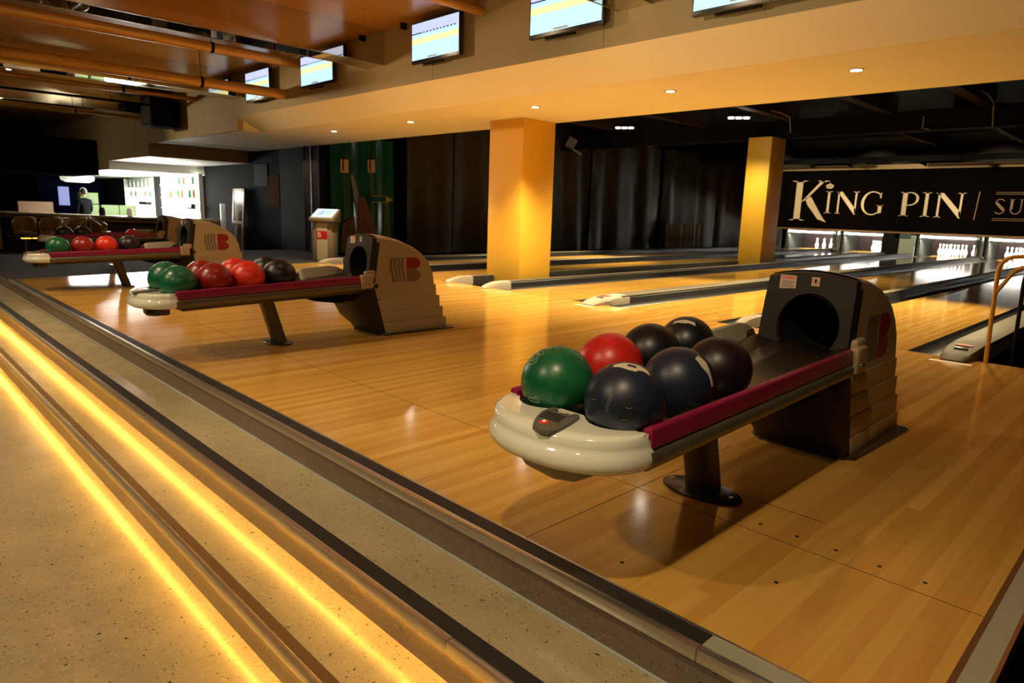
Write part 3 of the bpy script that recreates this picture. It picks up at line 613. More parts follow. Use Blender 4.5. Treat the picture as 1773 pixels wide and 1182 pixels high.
t = MB().box(-.35, .35, -1.1, 1.1, 0, .92).build('back_counter', M_['wood'], origin=(0, 0, 0)); tag(t, 'dark back counter that carries the green cartons', 'counter'); t.location = (-24.5, 5.6, -.5)
for (x, y, lab) in ((-19.9, 4.72, 'small dark appliance on the counter near the person'), (-19.3, 5.2, 'small white cup dispenser on the counter')):
    tag(MB().lathe([(.07, 0), (.075, .12), (.05, .2)], n=14).build('canister', M_['black' if 'dark' in lab else 'white'], origin=(0, 0, 0)), lab, 'canister').location = (x, y, .53)
# charcoal wall: poster, chalk art, framed mirror, post
tag(MB().box(-15.24, -14.72, 7.03, 7.05, .90, 1.60).build('poster', M_['gold'], origin=(-14.98, 7.04, .9)), 'narrow brown picture poster on the charcoal wall', 'poster')
t = tag(MB().box(-16.0, -15.3, 7.035, 7.05, 1.36, 1.86).build('wall_art', M_['dark'], origin=(-15.6, 7.04, 1.36)), 'black cut-out artwork high on the charcoal wall', 'artwork')
t = empty('framed_mirror', (-16.75, 6.85, -.5)); t.rotation_euler = (math.radians(-4), 0, 0); tag(t, 'tall leaning framed mirror against the charcoal wall', 'mirror')
MB().box(-.34, -.26, -.02, .02, .0, 1.8).box(.26, .34, -.02, .02, 0, 1.8).box(-.34, .34, -.02, .02, 1.74, 1.8).box(-.34, .34, -.02, .02, .95, 1.02).build('frame', M_['mirw'], t); MB().box(-.26, .26, -.01, .01, .3, 1.74).build('glass', M_['mirg'], t)
t = empty('white_post', (-17.29, 6.76, -.5)); tag(t, 'thin white post standing by the end of the counter', 'post')
MB().box(-.05, .05, -.05, .05, 0, 1.42, .01).build('shaft', M_['white'], t); MB().lathe([(.08, 0), (.08, .03), (.04, .05)], n=16).build('foot', M_['black'], t)

# ------------------------------------------------------------------ lane hall: beams, lamps, sign, pins
for (y, z0, z1) in ((14.0, 2.60, 2.95), (20.5, 2.75, 3.0)):
    struct(MB().box(-13.5, 4, y-.15, y+.15, z0, z1).build('ceiling_cross_beam', M_['dceil'], smooth=False))
for x in (-12.3, -10.2, -8.2, -6.2, -4.4, -2.9, -1.0):
    struct(MB().box(x-.09, x+.09, 7.06, 14.0, 2.92, 3.25).build('ceiling_joist', M_['joist'], smooth=False))
for x in (-9.0, -5.2, -3.4): struct(MB().box(x-.06, x+.06, 14.15, 23.4, 2.95, 3.25).build('ceiling_joist', M_['joist'], smooth=False))
def spot_cluster(x, y, z, label, on=True, rz=0):
    t = empty('spot_cluster', (x, y, z), rz); tag(t, label, 'ceiling light', 'lamp clusters over the lanes')
    MB().box(-.22, .22, -.08, .08, -.02, .05, .01).build('housing', M_['black'], t)
    m = MB()
    for k in (-1, 0, 1): m.lathe([(.055, -.045), (.05, -.025), (.02, -.02)], (k*.14, 0, 0), 14)
    m.build('lamps', M_['lampon' if on else 'chrome'], t); MB().tube([(0, 0, .05), (0, 0, 3.25-z)], .012, 6).build('stem', M_['black'], t)
spot_cluster(-9.3, 12.46, 2.87, 'lit three-bulb lamp cluster, left one in the dark lane ceiling', rz=.6); spot_cluster(-6.56, 12.36, 2.87, 'lit three-bulb lamp cluster left of the slim yellow pillar', rz=.6)
spot_cluster(-4.87, 13.27, 2.87, 'unlit lamp cluster right of the slim yellow pillar', False, .2); spot_cluster(-2.75, 13.4, 2.87, 'unlit tilted lamp cluster near the right edge', False, 1.2)
t = empty('hanging_bracket', (-10.6, 12.2, 2.55)); tag(t, 'small pale metal bracket hanging high before the dark curtain right of the large pillar', 'bracket')
q = MB().box(-.10, .10, -.02, .02, -.12, .12).box(-.02, .35, -.02, .02, -.12, -.08).build('bracket_plate', mat('fixture_blue', (.15, .17, .22), .5), t); q.rotation_euler = (0, .5, .5)
MB().tube([(0, 0, 0), (0, 0, .70)], .012, 6).build('stem', M_['black'], t)
for (pts, lab) in (([(-6.2, 12.6, 3.0), (-6.0, 12.9, 2.95), (-5.95, 13.2, 2.9), (-5.95, 13.3, 2.62)], 'thin pale cable hanging beside the slim yellow pillar'), ([(-2.9, 12.6, 3.1), (-2.75, 13.1, 3.0), (-2.7, 13.3, 2.9), (-2.7, 13.5, 2.55)], 'thin pale cable hanging from the dark ceiling at the right'), ([(-3.75, 13.6, 2.8), (-3.75, 13.6, 2.6), (-3.65, 13.62, 2.58)], 'short pale cable hook below the dark cross beam')):
    tag(MB().tube(pts, .010, 6).build('ceiling_cable', M_['cord'], origin=pts[0]), lab, 'cable')
for (x, y, lab) in ((-9.0, 21.0, 'long dark track bar above the sign, left'), (-4.5, 21.0, 'long dark track bar above the sign, right')):
    t = empty('light_track', (x, y, 2.60)); tag(t, lab, 'light track')
    MB().box(-1.9, 1.9, -.03, .03, -.02, .03).build('rail', M_['black'], t)
    for k in (-1.2, .3, 1.4): MB().tube([(k, 0, 0), (k+.1, .12, -.06)], .035, 8).build('lamp_head', M_['black'], t)
    MB().tube([(-1.5, 0, 0), (-1.5, 0, .64)], .01, 6).tube([(1.5, 0, 0), (1.5, 0, .64)], .01, 6).build('hanger', M_['black'], t)
# masking sign board
SY = 23.5
t = empty('lane_sign', (-4, SY, .66)); tag(t, 'wide dark sign board over the pins reading KING PIN with a small crown', 'sign')
MB().box(-7.6, 7.9, 0, .12, .05, 1.93).build('board', M_['sign'], t, False)
MB().box(-7.6, 7.9, -.02, .1, .0, .05).build('bottom_trim', mat('sign_trim', (.22, .12, .04), .4, .3), t, False)
struct(MB().box(-13.4, 4, SY+.1, SY+.3, 2.62, 3.25).build('wall_above_sign', M_['dark'], smooth=False))
struct(MB().box(-11.6, 4, SY-.02, SY+.1, 2.62, 2.76).build('trim_above_sign', mat('tan_strip', (.42, .28, .13), .6), smooth=False))
def arc(cx, cz, rx, rz, a0, a1, w0, w1, n=14, wv=None):
    """polygon of a stroke whose thickness swells in the middle"""
    o, i = [], []
    for k in range(n+1):
        s = k/n; a = math.radians(a0+(a1-a0)*s); ww = w0+(w1-w0)*math.sin(PI*s)
        o.append((cx+math.cos(a)*(rx), cz+math.sin(a)*rz)); i.append((cx+math.cos(a)*(rx-ww), cz+math.sin(a)*(rz-w0*.9)))
    return [[o[k], o[k+1], i[k+1], i[k]] for k in range(n)]
def serif(x, z, w, up):
    h = .035; return [(x-w, z), (x+w, z), (x+w*.35, z+(h if up else -h)), (x-w*.35, z+(h if up else -h))]
def glyph(c):
    S = .17; P = []
    if c == 'I': P = [[(.35, 0), (.65, 0), (.65, 1), (.35, 1)], serif(.5, 0, .5, True), serif(.5, 1, .5, False)]
    if c == 'K': P = [[(.14, 0), (.31, 0), (.31, 1), (.14, 1)], serif(.225, 0, .225, True), serif(.225, 1, .225, False), [(.30, .46), (.42, .52), (.88, 1), (.78, 1)], [(.40, .56), (.47, .40), (.78, .04), (1.0, -.03), (.98, .0), (.90, .08), (.55, .60)], serif(.84, 1, .16, False)]
    if c == 'N': P = [[(.10, 0), (.17, 0), (.17, .95), (.10, 1)], [(.06, 1), (.26, 1), (.88, .22), (.88, -.03), (.84, -.03)], [(.82, .1), (.88, -.03), (.89, 1), (.82, 1)], serif(.135, 0, .135, True), serif(.855, 1, .145, False), [(0, 1), (.2, 1), (.1, .965)]]
    if c == 'G': P = arc(.5, .5, .5, .52, 48, 270, .05, .13, 20) + arc(.5, .5, .42, .52, 270, 318, .05, .02, 6) + [[(.76, .05), (.92, .10), (.92, .42), (.76, .42)], serif(.84, .42, .18, False), [(.80, .72), (.86, .72), (.86, .98), (.80, .90)]]
    if c == 'P': P = [[(.16, 0), (.40, 0), (.40, 1), (.16, 1)], serif(.28, 0, .28, True), serif(.24, 1, .24, False), [(.38, 1), (.5, 1), (.5, .96), (.38, .96)], [(.38, .44), (.5, .44), (.5, .48), (.38, .48)]] + arc(.52, .72, .46, .28, -90, 90, .05, .13, 14)
    if c == 'S': P = arc(.5, .73, .42, .27, 30, 200, .06, .07, 12) + arc(.5, .27, .45, .29, -150, 10, .06, .08, 12) + [[(.08, .68), (.25, .80), (.92, .32), (.78, .18)]]
    if c == 'U': P = [[(.14, .3), (.30, .3), (.30, 1), (.14, 1)], [(.78, .3), (.84, .3), (.84, 1), (.78, 1)], serif(.22, 1, .2, False), serif(.81, 1, .16, False)] + arc(.49, .32, .35, .34, 180, 360, .06, .08, 12)
    if c == 'B': P = [[(.12, 0), (.30, 0), (.30, 1), (.12, 1)]] + arc(.5, .74, .38, .26, -90, 90, .06, .1, 12) + arc(.5, .27, .44, .27, -90, 90, .06, .1, 12)
    return P
def sign_letter(c, x0, x1, z0, z1, m='letter'):
    mb = MB()
    for poly in glyph(c):
        mb.prism([(x0+4+p[0]*(x1-x0), z0-.66+p[1]*(z1-z0)) for p in poly], -.015, 0.0, 'Y')
    mb.build('letter', M_[m], t, False)
sign_letter('K', -10.27, -8.98, .965, 2.29); sign_letter('I', -9.10, -8.84, 1.225, 1.94); sign_letter('N', -8.75, -8.0, 1.22, 1.93); sign_letter('G', -7.94, -7.26, 1.21, 1.93)
sign_letter('P', -6.83, -6.28, 1.195, 1.92); sign_letter('I', -6.23, -5.93, 1.19, 1.91); sign_letter('N', -5.86, -5.06, 1.18, 1.895)
sign_letter('S', -4.36, -4.08, 1.32, 1.735, 'letter2'); sign_letter('U', -4.03, -3.66, 1.32, 1.73, 'letter2')
MB().prism([(-4.81+4, 1.13-.66), (-4.79+4, 1.13-.66), (-4.74+4, 1.94-.66), (-4.76+4, 1.94-.66)], -.012, 0, 'Y').build('divider_bar', M_['letter2'], t, False)
mb = MB()
for z in (1.86, 1.91, 1.13, 1.18): mb.box(-.36, 2.5, -.012, 0, z-.66, z-.66+.012)
mb.build('rule_lines', M_['letter2'], t, False)
crown = [(-9.05, 2.03), (-8.91, 2.03), (-8.85, 2.11), (-8.87, 2.15), (-8.92, 2.165), (-8.98, 2.185), (-9.04, 2.165), (-9.09, 2.15), (-9.11, 2.11)]
mb = MB().prism([(x+4, z-.66) for x, z in crown], -.015, 0, 'Y').box(-4.992, -4.968, -.015, 0, 1.52, 1.57); mb.build('crown', M_['letter'], t, False)
mb = MB()
for k in (-.06, 0, .06): mb.prism([(-4.98+k+math.cos(a*PI/4)*.016, 1.44+math.sin(a*PI/4)*.03) for a in range(8)], -.018, -.014, 'Y')
mb.build('crown_gaps', M_['sign'], t, False)

# pin bays
PINPROF = [(.026, 0), (.031, .02), (.045, .07), (.0605, .115), (.058, .15), (.045, .20), (.028, .25), (.0235, .28), (.0245, .30), (.031, .335), (.032, .35), (.026, .372), (.012, .381)]
def make_pin():
    t = empty('bowling_pin', (0, 0, 0)); MB().lathe(PINPROF, n=18).build('body', M_['pinw'], t)
    MB().lathe([(.0285, .252), (.0252, .265)], n=18).build('red_stripe', M_['pinr'], t); MB().lathe([(.0242, .281), (.0252, .294)], n=18).build('red_stripe', M_['pinr'], t); return t
pin0 = make_pin(); first = [True]
def place_pin(x, y, label, group):
    o = pin0 if first[0] else copy_tree(pin0); first[0] = False; o.location = (x, y, 0); tag(o, label, 'bowling pin', group)
def rack(xc, lab, grp, names=None):
    n = 0
    for r in range(4):
        for k in range(r+1):
            place_pin(xc + (k-r/2)*.3048, 23.95 + r*.264, lab, grp)
rack(XL0, 'white bowling pin in the full rack at centre right', 'pins in the centre right rack')
rack(XL1, 'white bowling pin in the rack at the right edge, behind the yellow tube', 'pins in the right edge rack')
rack(-7.35, 'white bowling pin in the crowded rack left of the black partition', 'pins beside the black partition')
rack(XL2, 'white bowling pin in the rack just beyond the right edge', 'pins in the rack beyond the right edge')
for k, (x, y) in enumerate(((-9.36, 23.95), (-9.14, 24.0), (-8.93, 24.05))): place_pin(x, y, ('left', 'middle', 'right')[k] + ' one of the three bowling pins left standing on the farthest lane', 'three pins on the farthest lane')
def bay(x0, x1, label, label2):
    t = empty('pin_bay', ((x0+x1)/2, 23.6, 0)); tag(t, label, 'pinsetter bay', 'pinsetter bays'); w = (x1-x0)/2
    MB().box(-w, -w+.05, 0, 1.6, -.1, .66).build('kickback', M_['pindeck'], t, False); MB().box(w-.05, w, 0, 1.6, -.1, .66).build('kickback', M_['pindeck'], t, False)
    MB().box(-w+.05, w-.05, 1.55, 1.6, -.1, .66).build('back_cushion', M_['bay'], t, False)
    MB().box(-w+.05, w-.05, .0, .06, .50, .53).build('light_bracket', M_['pindeck'], t, False); MB().box(-w-.02, w+.02, 0, 1.6, .66, .70).build('roof', M_['black'], t, False)
    l = empty('deck_light', ((x0+x1)/2, 23.72, .585)); tag(l, label2, 'light tube', 'light tubes over the pins')
    MB().tube([(-w+.08, 0, 0), (w-.08, 0, 0)], .027, 12).build('tube', M_['lampdeck'], l); MB().box(-w+.05, -w+.08, -.03, .03, -.03, .03).box(w-.08, w-.05, -.03, .03, -.03, .03).build('socket', M_['nosing'], l)
    lamp('AREA', ((x0+x1)/2, 23.62, .62), 65, COOL, (x1-x0)*.8, ((x0+x1)/2, 24.6, .1), sy=.08)
bay(-10.33, -8.62, 'open pinsetter bay with three pins, farthest left', 'bright light tube over the three lone pins')
bay(-8.45, -6.75, 'open pinsetter bay beside the black partition', 'bright light tube left of the black partition')
bay(-6.2, -4.62, 'open pinsetter bay with the full rack at centre right', 'bright light tube over the full centre right rack')
bay(-4.42, -2.9, 'open pinsetter bay at the right edge behind the yellow tube', 'bright light tube at the right edge of the photo')
bay(-2.75, -1.2, 'pinsetter bay just outside the right edge', 'light tube just outside the right edge')
tag(MB().box(-7.14, -6.66, 23.4, 23.57, -.05, .66).build('partition', M_['black'], origin=(-6.9, 23.5, 0)), 'black partition between the second and third pin bays', 'panel')
tag(MB().box(-6.66, -6.22, 23.44, 23.5, -.05, .62).build('pale_panel', M_['paleg'], origin=(-6.4, 23.5, 0)), 'pale green panel right of the black partition', 'panel')
tag(MB().box(-6.78, -6.35, 23.40, 23.43, .52, .66).build('teal_panel', M_['teal'], origin=(-6.5, 23.4, .6)), 'small dark teal panel above the pale green one', 'panel')
for x, lab in ((-8.53, 'grey machine post with chrome fittings between the two left bays'), (-4.52, 'grey machine post with chrome fittings between the two right bays')):
    t = empty('bay_post', (x, 23.3, 0)); tag(t, lab, 'post'); MB().box(-.06, .06, -.05, .3, -.1, .66).build('post', M_['pindeck'], t); MB().tube([(-.02, -.08, .10), (-.02, -.08, .64)], .02, 8).build('chrome_rod', M_['chrome'], t); MB().box(-.16, .16, -.25, .0, .0, .10, .02).build('foot_block', M_['pindeck'], t)
tag(MB().box(-11.3, -10.45, 23.45, 23.55, -.1, .66).build('side_panel', M_['pindeck'], origin=(-10.9, 23.5, 0)), 'grey-green panel left of the first pin bay', 'panel')

# yellow tube frame at the right
def rnd_path(pts, r=.05, n=5):
    out = [Vector(pts[0])]
    for a, b, c in zip(pts, pts[1:], pts[2:]):
        a, b, c = Vector(a), Vector(b), Vector(c); d0 = (a-b).normalized(); d1 = (c-b).normalized()
        p0 = b+d0*r; p1 = b+d1*r
        for k in range(n+1):
            s = k/n; out.append(p0.lerp(b, s).lerp(b.lerp(p1, s), s))
    out.append(Vector(pts[-1])); return out
t = empty('tube_frame', (-.955, 5.70, 0)); tag(t, 'yellow bent tube frame with a black tube standing beside the right lane cap', 'frame')
MB().tube(rnd_path([(0, 0, 0), (-.02, 0, .76), (.42, 0, .77), (.46, 0, .0)], .12), .0145, 12).build('yellow_tube', M_['yellow2'], t)
MB().tube(rnd_path([(-.012, 0, .50), (.09, 0, .69), (.40, 0, .72)], .06), .0135, 12).build('yellow_brace', M_['yellow2'], t)
MB().tube(rnd_path([(.12, .25, -.25), (.10, .25, .66), (.40, .25, .66), (.42, .25, -.25)], .08), .013, 12).build('black_tube', M_['black'], t)

# ------------------------------------------------------------------ ball return
HC = 0.0
def hw(z):   # half width of the hood at height z
    return .198 - .018*max(0, z)/.74
def ftop(y):   # hood top profile
    P = [(2.74, .735), (2.90, .722), (3.02, .695), (3.12, .655), (3.2, .605), (3.26, .545), (3.295, .47), (3.31, .365)]
    for (a, za), (b, zb) in zip(P, P[1:]):
        if y <= b: return za+(zb-za)*(y-a)/(b-a)
    return P[-1][1]
def ball_return(xb, yoff, label, lobes=('red', 'red'), kx=.90, dz=-.015, slope=.024, dy=0):
    t = empty('ball_return', (xb, yoff, 0)); tag(t, label, 'ball return', 'ball returns on the approach')
    # beige side shell: side profile loop swept across X with arched top
    prof = [(2.85, .02), (2.80, .2), (2.745, .40), (2.765, .60), (2.785, .735), (2.90, .722), (3.02, .695), (3.12, .655), (3.2, .605), (3.26, .545), (3.295, .47), (3.31, .38), (3.31, .02)]
    us = [-1, -.985, -.93, -.75, -.4, 0, .4, .75, .93, .985, 1]
    def top(u, z): return z + (.028*(1-u*u) if z > .5 else 0) - (.018 if abs(u) == 1 and z > .5 else (.006 if abs(u) > .98 and z > .5 else 0))
    rows = [[(u*hw(z), y, top(u, z)) for u in us] for (y, z) in prof[4:]]
    m = MB().grid(rows)
    for s in (-1, 1): m.face([(s*hw(z), y, top(1, z)) for (y, z) in prof])
    shell = m.build('hood_shell', M_['beige'], t, ang=30)
    # front: grey face with round opening
    fr = [(2.80, .0), (2.765, .05), (2.67, .13), (2.615, .22), (2.60, .33), (2.70, .385), (2.71, .45), (2.725, .60), (2.735, .72)]
    def yf(z):
        if z <= fr[5][1]:
            for (a, za), (b, zb) in zip(fr, fr[1:]):
                if z <= zb: return a+(b-a)*(z-za)/(zb-za)
        return 2.695 + .06*(z-.385)/.36
    cz, rr, cxh = .537, .118, .015
    N = 64; circ, outl = [], []
    for k in range(N):
        a = 2*PI*k/N; ca, sa = math.cos(a), math.sin(a)
        circ.append((cxh+rr*ca, cz+rr*1.07*sa))
        # outline hit: rectangle-ish with arched top
        best = 9
        for step in range(1, 400):
            d = rr*1.07 + step*.001; x, z = cxh+d*ca, cz+d*sa
            u = x/hw(z)
            if abs(u) > .97 or z < .387 or z > .722+.028*(1-u*u): best = d; break
        outl.append((cxh+best*ca, cz+best*sa))
    m = MB(); mid = [((a[0]+b[0])/2, (a[1]+b[1])/2) for a, b in zip(circ, outl)]
    rings = [[(x, yf(z)+.012, z) for x, z in circ], [(cxh+(x-cxh)*1.06, yf(z), cz+(z-cz)*1.06) for x, z in circ], [(x, yf(z), z) for x, z in mid], [(x, yf(z), z) for x, z in outl], [(x/.97 if abs(x) > .12 else x*1.01, yf(z)+.02, z+(.006 if z > .7 else 0)) for x, z in outl], [(x/.97 if abs(x) > .12 else x*1.01, yf(z)+.062, z+(.004 if z > .7 else 0)) for x, z in outl]]
    m.grid([r + [r[0]] for r in rings])
    face = m.build('hood_face', M_['grey'], t, ang=50)
    m = MB(); m.grid([[(x, yf(cz)+.010+d, z) for x, z in circ+[circ[0]]] for d in (0, .42)]); m.face([(x, yf(cz)+.42, z) for x, z in circ]); m.build('ball_tunnel', M_['tunnel'], t)
    # lower front belly
    m = MB(); us2 = [-1, -.96, -.8, 0, .8, .96, 1]
    rows = [[(u*(hw(z)+.001), y + (.05 if abs(u) == 1 else (.012 if abs(u) > .9 else 0)), z) for u in us2] for (y, z) in fr[:6]]
    m.grid(rows)
    for s in (-1, 1): m.face([(s*(hw(z)+.001), y+.05, z) for (y, z) in fr[:6]] + [(s*(hw(.38)+.001), 2.78, .40), (s*(hw(.2)+.001), 2.82, .2), (s*(hw(0)+.001), 2.87, 0)])
    m.grid([[(u*hw(z), y, z) for u in us2] for y, z in ((2.70, .385), (2.75, .40))]); m.build('lower_front', M_['grey'], t, ang=40)
    # stepped rear base
    m = MB()
    for k, (z0, z1) in enumerate(((.275, .365), (.185, .275), (.095, .185), (.012, .095))):
        e = .001+.0010*k; yb = 3.335+.033*k; fy = lambda z: 2.745+.105*(.4-z)/.4
        m.prism([(fy(z0), z0+.001), (yb, z0+.001), (yb-.006, z1-.001), (fy(z1), z1-.001)], -hw(z0)-e, hw(z0)+e, 'X', .003, 2)
    m.build('stepped_base', M_['beige'], t)
    MB().prism([(-.235, 3.49), (-.245, 3.47), (-.225, 2.84), (-.16, 2.785), (.16, 2.785), (.225, 2.84), (.245, 3.47), (.235, 3.49)], 0, .014, 'Z', .004).build('floor_flange', M_['plate'], t)
    # emblem on both sides
    for s in (1, -1):
        def P(y, z, e=.0015): return (s*(hw(z)+e), y, z)
        y0 = 2.905; m = MB()
        for k in range(4):
            ya = y0+k*.034; pts = []
            for j in range(7):
                z = .40+.185*j/6; wv = .010*math.sin(j/6*2*PI+.5) - .006
                pts.append((ya+wv, z, ya+wv+.022))
            m.grid([[P(a, z), P(c, z)] for a, z, c in pts])
        m.build('emblem_stripes', M_['lgrey'], shell, False)
        for (zc, hh, key) in ((.540, .045, lobes[0]), (.445, .047, lobes[1])):
            m = MB(); pts = [P(3.045, zc-hh), P(3.045, zc+hh)] + [P(3.115+.062*math.cos(a), zc+hh*math.sin(a)) for a in [PI/2-k*PI/12 for k in range(13)]]
            m.face(pts); m.build('emblem_letter', M_[key], shell, False)
    pre = set(o_.name for o_ in bpy.data.objects)
    # rails
    for s, nm in ((1, 'right'), (-1, 'left')):
        MB().prism([(s*.272, .428), (s*.268, .474), (s*.258, .480), (s*.238, .474), (s*.232, .43)], 1.306, 2.60, 'Y', .003).build('bumper_strip', M_['magenta'], t)
        pr_ = [(s*(.250+.030*math.cos(a)), .400+.030*math.sin(a)) for a in [PI/2-k*PI/10 for k in range(11)]] + [(s*.20, .372), (s*.20, .425)]
        MB().prism(pr_, 1.30, 2.66, 'Y').build('side_rail', M_['tube'], t)
    MB().box(.252, .290, 2.60, 2.70, .385, .485, .010, 3).box(.236, .268, 2.64, 2.73, .45, .508, .012, 3).build('rail_bracket', M_['beige'], t)
    o = MB().lathe([(.009, 0), (.010, .008), (.004, .012)], n=12).build('latch', M_['chrome'], t); o.location = (.290, 2.64, .42); o.rotation_euler = (0, PI/2, 0)
    # left guard wing, curved
    rows = []
    for j in range(7):
        gx, gz = ((-.274, .455), (-.272, .500), (-.262, .514), (-.243, .512), (-.228, .490), (-.212, .455), (-.190, .428))[j]
        rows.append([(gx, y, gz - dzy) for y, dzy in ((2.36, .02), (2.40, .004), (2.62, .0), (2.68, .01), (2.725, .03))])
    g = MB().grid(rows).build('ball_guard', M_['under'], t); sm = g.modifiers.new('solid', 'SOLIDIFY'); sm.thickness = .012
    # bed
    m = MB(); xs = [(-.235, .43), (-.22, .405), (-.12, .385), (-.02, .398), (0, .402), (.02, .398), (.12, .385), (.22, .405), (.235, .43)]
    m.grid([[(x, y, z+(0 if y < 2.3 else (y-2.3)*.08)) for x, z in xs] for y in (1.30, 1.8, 2.3, 2.71)]); g = m.build('ball_bed', M_['bed'], t); sm = g.modifiers.new('solid', 'SOLIDIFY'); sm.thickness = .01; sm.offset = -1
    MB().box(-.20, .20, 1.35, 2.6, .345, .375, .008).build('under_frame', M_['plate'], t)
    # sagging belly near hood
    MB().prism([(2.15, .35), (2.25, .315), (2.42, .285), (2.55, .29), (2.62, .32), (2.62, .36), (2.15, .36)], -.17, .17, 'X').build('under_tray', M_['black'], t)
    # front nose
    def inner(x):
        d = abs(abs(x)-.131)
        return min(1.302, 1.362 - math.sqrt(max(0, .103**2-d*d))) if d < .102 else 1.302
    K = 56
    def ell(th, a, b):
        c, s_ = math.cos(th), math.sin(th); return (a*math.copysign(abs(c)**.92, c), 1.312 - b*abs(s_)**.95)
    cols = []
    for k in range(K+1):
        th = PI*k/K; xi = .252*math.cos(th)
        yi = inner(xi) if abs(xi) < .236 else 1.308
        ox, oy = ell(th, .262, .182)
        if oy > yi-.010: oy = yi-.010
        col = [(xi*.99, yi+.004, .40), (xi, yi, .456), (xi, yi-.004, .4645)]
        for f_ in (.33, .66): col.append((xi+(ox-xi)*f_, (yi-.004)+(oy-(yi-.004))*f_, .466))
        col += [(ox*.985, oy+.006, .465), (ox, oy-.002, .457)]
        for (a, b, z) in ((.264, .184, .440), (.265, .185, .434), (.268, .190, .428), (.273, .196, .418), (.277, .200, .405), (.276, .197, .393), (.270, .190, .382), (.262, .180, .376), (.22, .14, .373), (.10, .05, .373)):
            x, y = ell(th, a, b); col.append((x, y, z))
        cols.append(col)
    m = MB().grid(cols); m.face(cols[0]); m.face(cols[-1][::-1]); nose = m.build('nose', M_['cream'], t, ang=50)
    # control pad on nose
    pad_o = [(.0, 1.15), (.018, 1.130), (.05, 1.120), (.080, 1.127), (.092, 1.147), (.078, 1.21), (.058, 1.262), (.046, 1.275), (.032, 1.270), (.030, 1.254), (-.020, 1.248), (-.028, 1.270), (-.042, 1.277), (-.054, 1.268), (-.047, 1.225), (-.022, 1.18)]
    pd = MB().prism([(x, y) for x, y in pad_o], .460, .4735, 'Z', .003).build('control_pad', M_['pad'], t)
    m = MB()
    for k in range(4): m.prism([(-.018-k*.005, 1.186+k*.013), (.054-k*.005, 1.186+k*.013), (.054-k*.005, 1.192+k*.013), (-.018-k*.005, 1.192+k*.013)], .4732, .4742, 'Z')
    m.build('slots', M_['black'], pd, False)
    MB().lathe([(.013, 0), (.013, .002), (.011, .003)], (.026, 1.163, .4732), 16).build('reset_button', M_['redb'], pd)
    text_mesh(MB(), '0', .016, Matrix.Translation((.026, 1.163, .4766)) @ Matrix.Rotation(.7, 4, 'Z')).build('button_mark', M_['scry'], pd, False)
    MB().box(-.016, .028, 1.254, 1.274, .4660, .4680).build('label_tab', M_['sticker'], pd, False)
    text_mesh(MB(), '29', .014, Matrix.Translation((.010, 1.263, .4684)) @ Matrix.Rotation(.6, 4, 'Z')).build('number', M_['stink'], pd, False)
    MB().prism([(-.19, 1.31), (-.17, 1.25), (-.085, 1.205), (.04, 1.190), (.098, 1.215), (.11, 1.31)], .318, .378, 'Z', .012, 3).build('blower_box', M_['under'] if yoff < .1 and xb > -2 else M_['plate'], t)
    for o_ in [o_ for o_ in bpy.data.objects if o_.name not in pre and o_.type == 'MESH']:
        fixed = o_.name.split('.')[0] in ('rail_bracket', 'latch', 'ball_guard')
        for v in o_.data.vertices:
            w_ = o_.location + v.co if o_.name.startswith('latch') is False else v.co
            if o_.name.startswith('latch'): continue
            v.co.x *= kx; v.co.z += dz + slope*(v.co.y-1.3)
            if not fixed: v.co.y += dy
            if o_.name.startswith('ball_bed'): v.co.z += .016
        if o_.name.startswith('latch'): o_.location.x *= kx; o_.location.z += dz+.03
    # pole
    pdx = -.035 if xb > -2 else 0.0
    m = MB(); rows = []
    for z, yc in ((.01, 2.085), (.03, 2.083), (.34, 1.99), (.372, 1.98)):
        rows.append([(pdx + .062*math.copysign(abs(math.cos(a))**.7, math.cos(a)), yc + .045*math.copysign(abs(math.sin(a))**.8, math.sin(a)), z) for a in [2*PI*k/28 for k in range(29)]])
    m.grid(rows).build('pole', M_['pole'], t)
    bp = MB().lathe([(.145, 0), (.145, .006), (.135, .011), (.05, .014)], (pdx, 2.075, 0), 40, 1.03, .60).build('base_plate', M_['plate'], t)
    for s in (-1, 1): MB().lathe([(.011, .006), (.011, .013), (.006, .016)], (pdx+s*.118, 2.075, 0), 12).build('bolt', M_['bolt'], bp)
    # stickers on face
    def onface(x, z): return Matrix.Translation((x, yf(z)-.0012, z)) @ Matrix.Rotation(PI/2-.08, 4, 'X')
    st = MB().add(MB().box(-.034, .034, -.040, .036, -.0005, .0005).bm, onface(-.092, .700)).build('warning_sticker', M_['sticker'], t, False)
    MB().add(MB().box(-.028, .028, .020, .032, .0006, .0009).bm, onface(-.092, .700)).build('sticker_heading', mat('heading_pink', (.75, .22, .15), .5), st, False)
    text_mesh(MB(), 'WARNING', .0115, onface(-.092, .7265) @ Matrix.Translation((0, 0, .0012)), .0001).build('heading_text', M_['stred'], st, False)
    m = MB()
    for k in range(5): m.add(MB().box(-.026+.002*(k % 2), .026-.004*(k % 3), .010-k*.006, .012-k*.006, .0006, .0009).bm, onface(-.092, .700))
    m.build('small_print', M_['stink'], st, False)
    s2 = MB().add(MB().box(-.016, .016, -.018, .018, -.0005, .0005).bm, onface(.018, .718)).build('square_sticker', M_['sticker'], t, False)
    m = MB(); ring = [(.0125*math.cos(a), .0125*math.sin(a)) for a in [2*PI*k/24 for k in range(25)]]
    tb = bmesh.new(); vv = [[tb.verts.new((x*f, y*f, .0009)) for x, y in ring] for f in (1, .82)]
    for k in range(24): tb.faces.new([vv[0][k], vv[0][k+1], vv[1][k+1], vv[1][k]])
    m.add(tb, onface(.018, .718)).build('red_ring', M_['stred'], s2, False)
    MB().add(MB().lathe([(.0055, .0006), (.0055, .0010)], (0, .002, 0), 12, .8, 1.5).bm, onface(.018, .718)).build('hand_mark', M_['black'], s2, False)
    return t
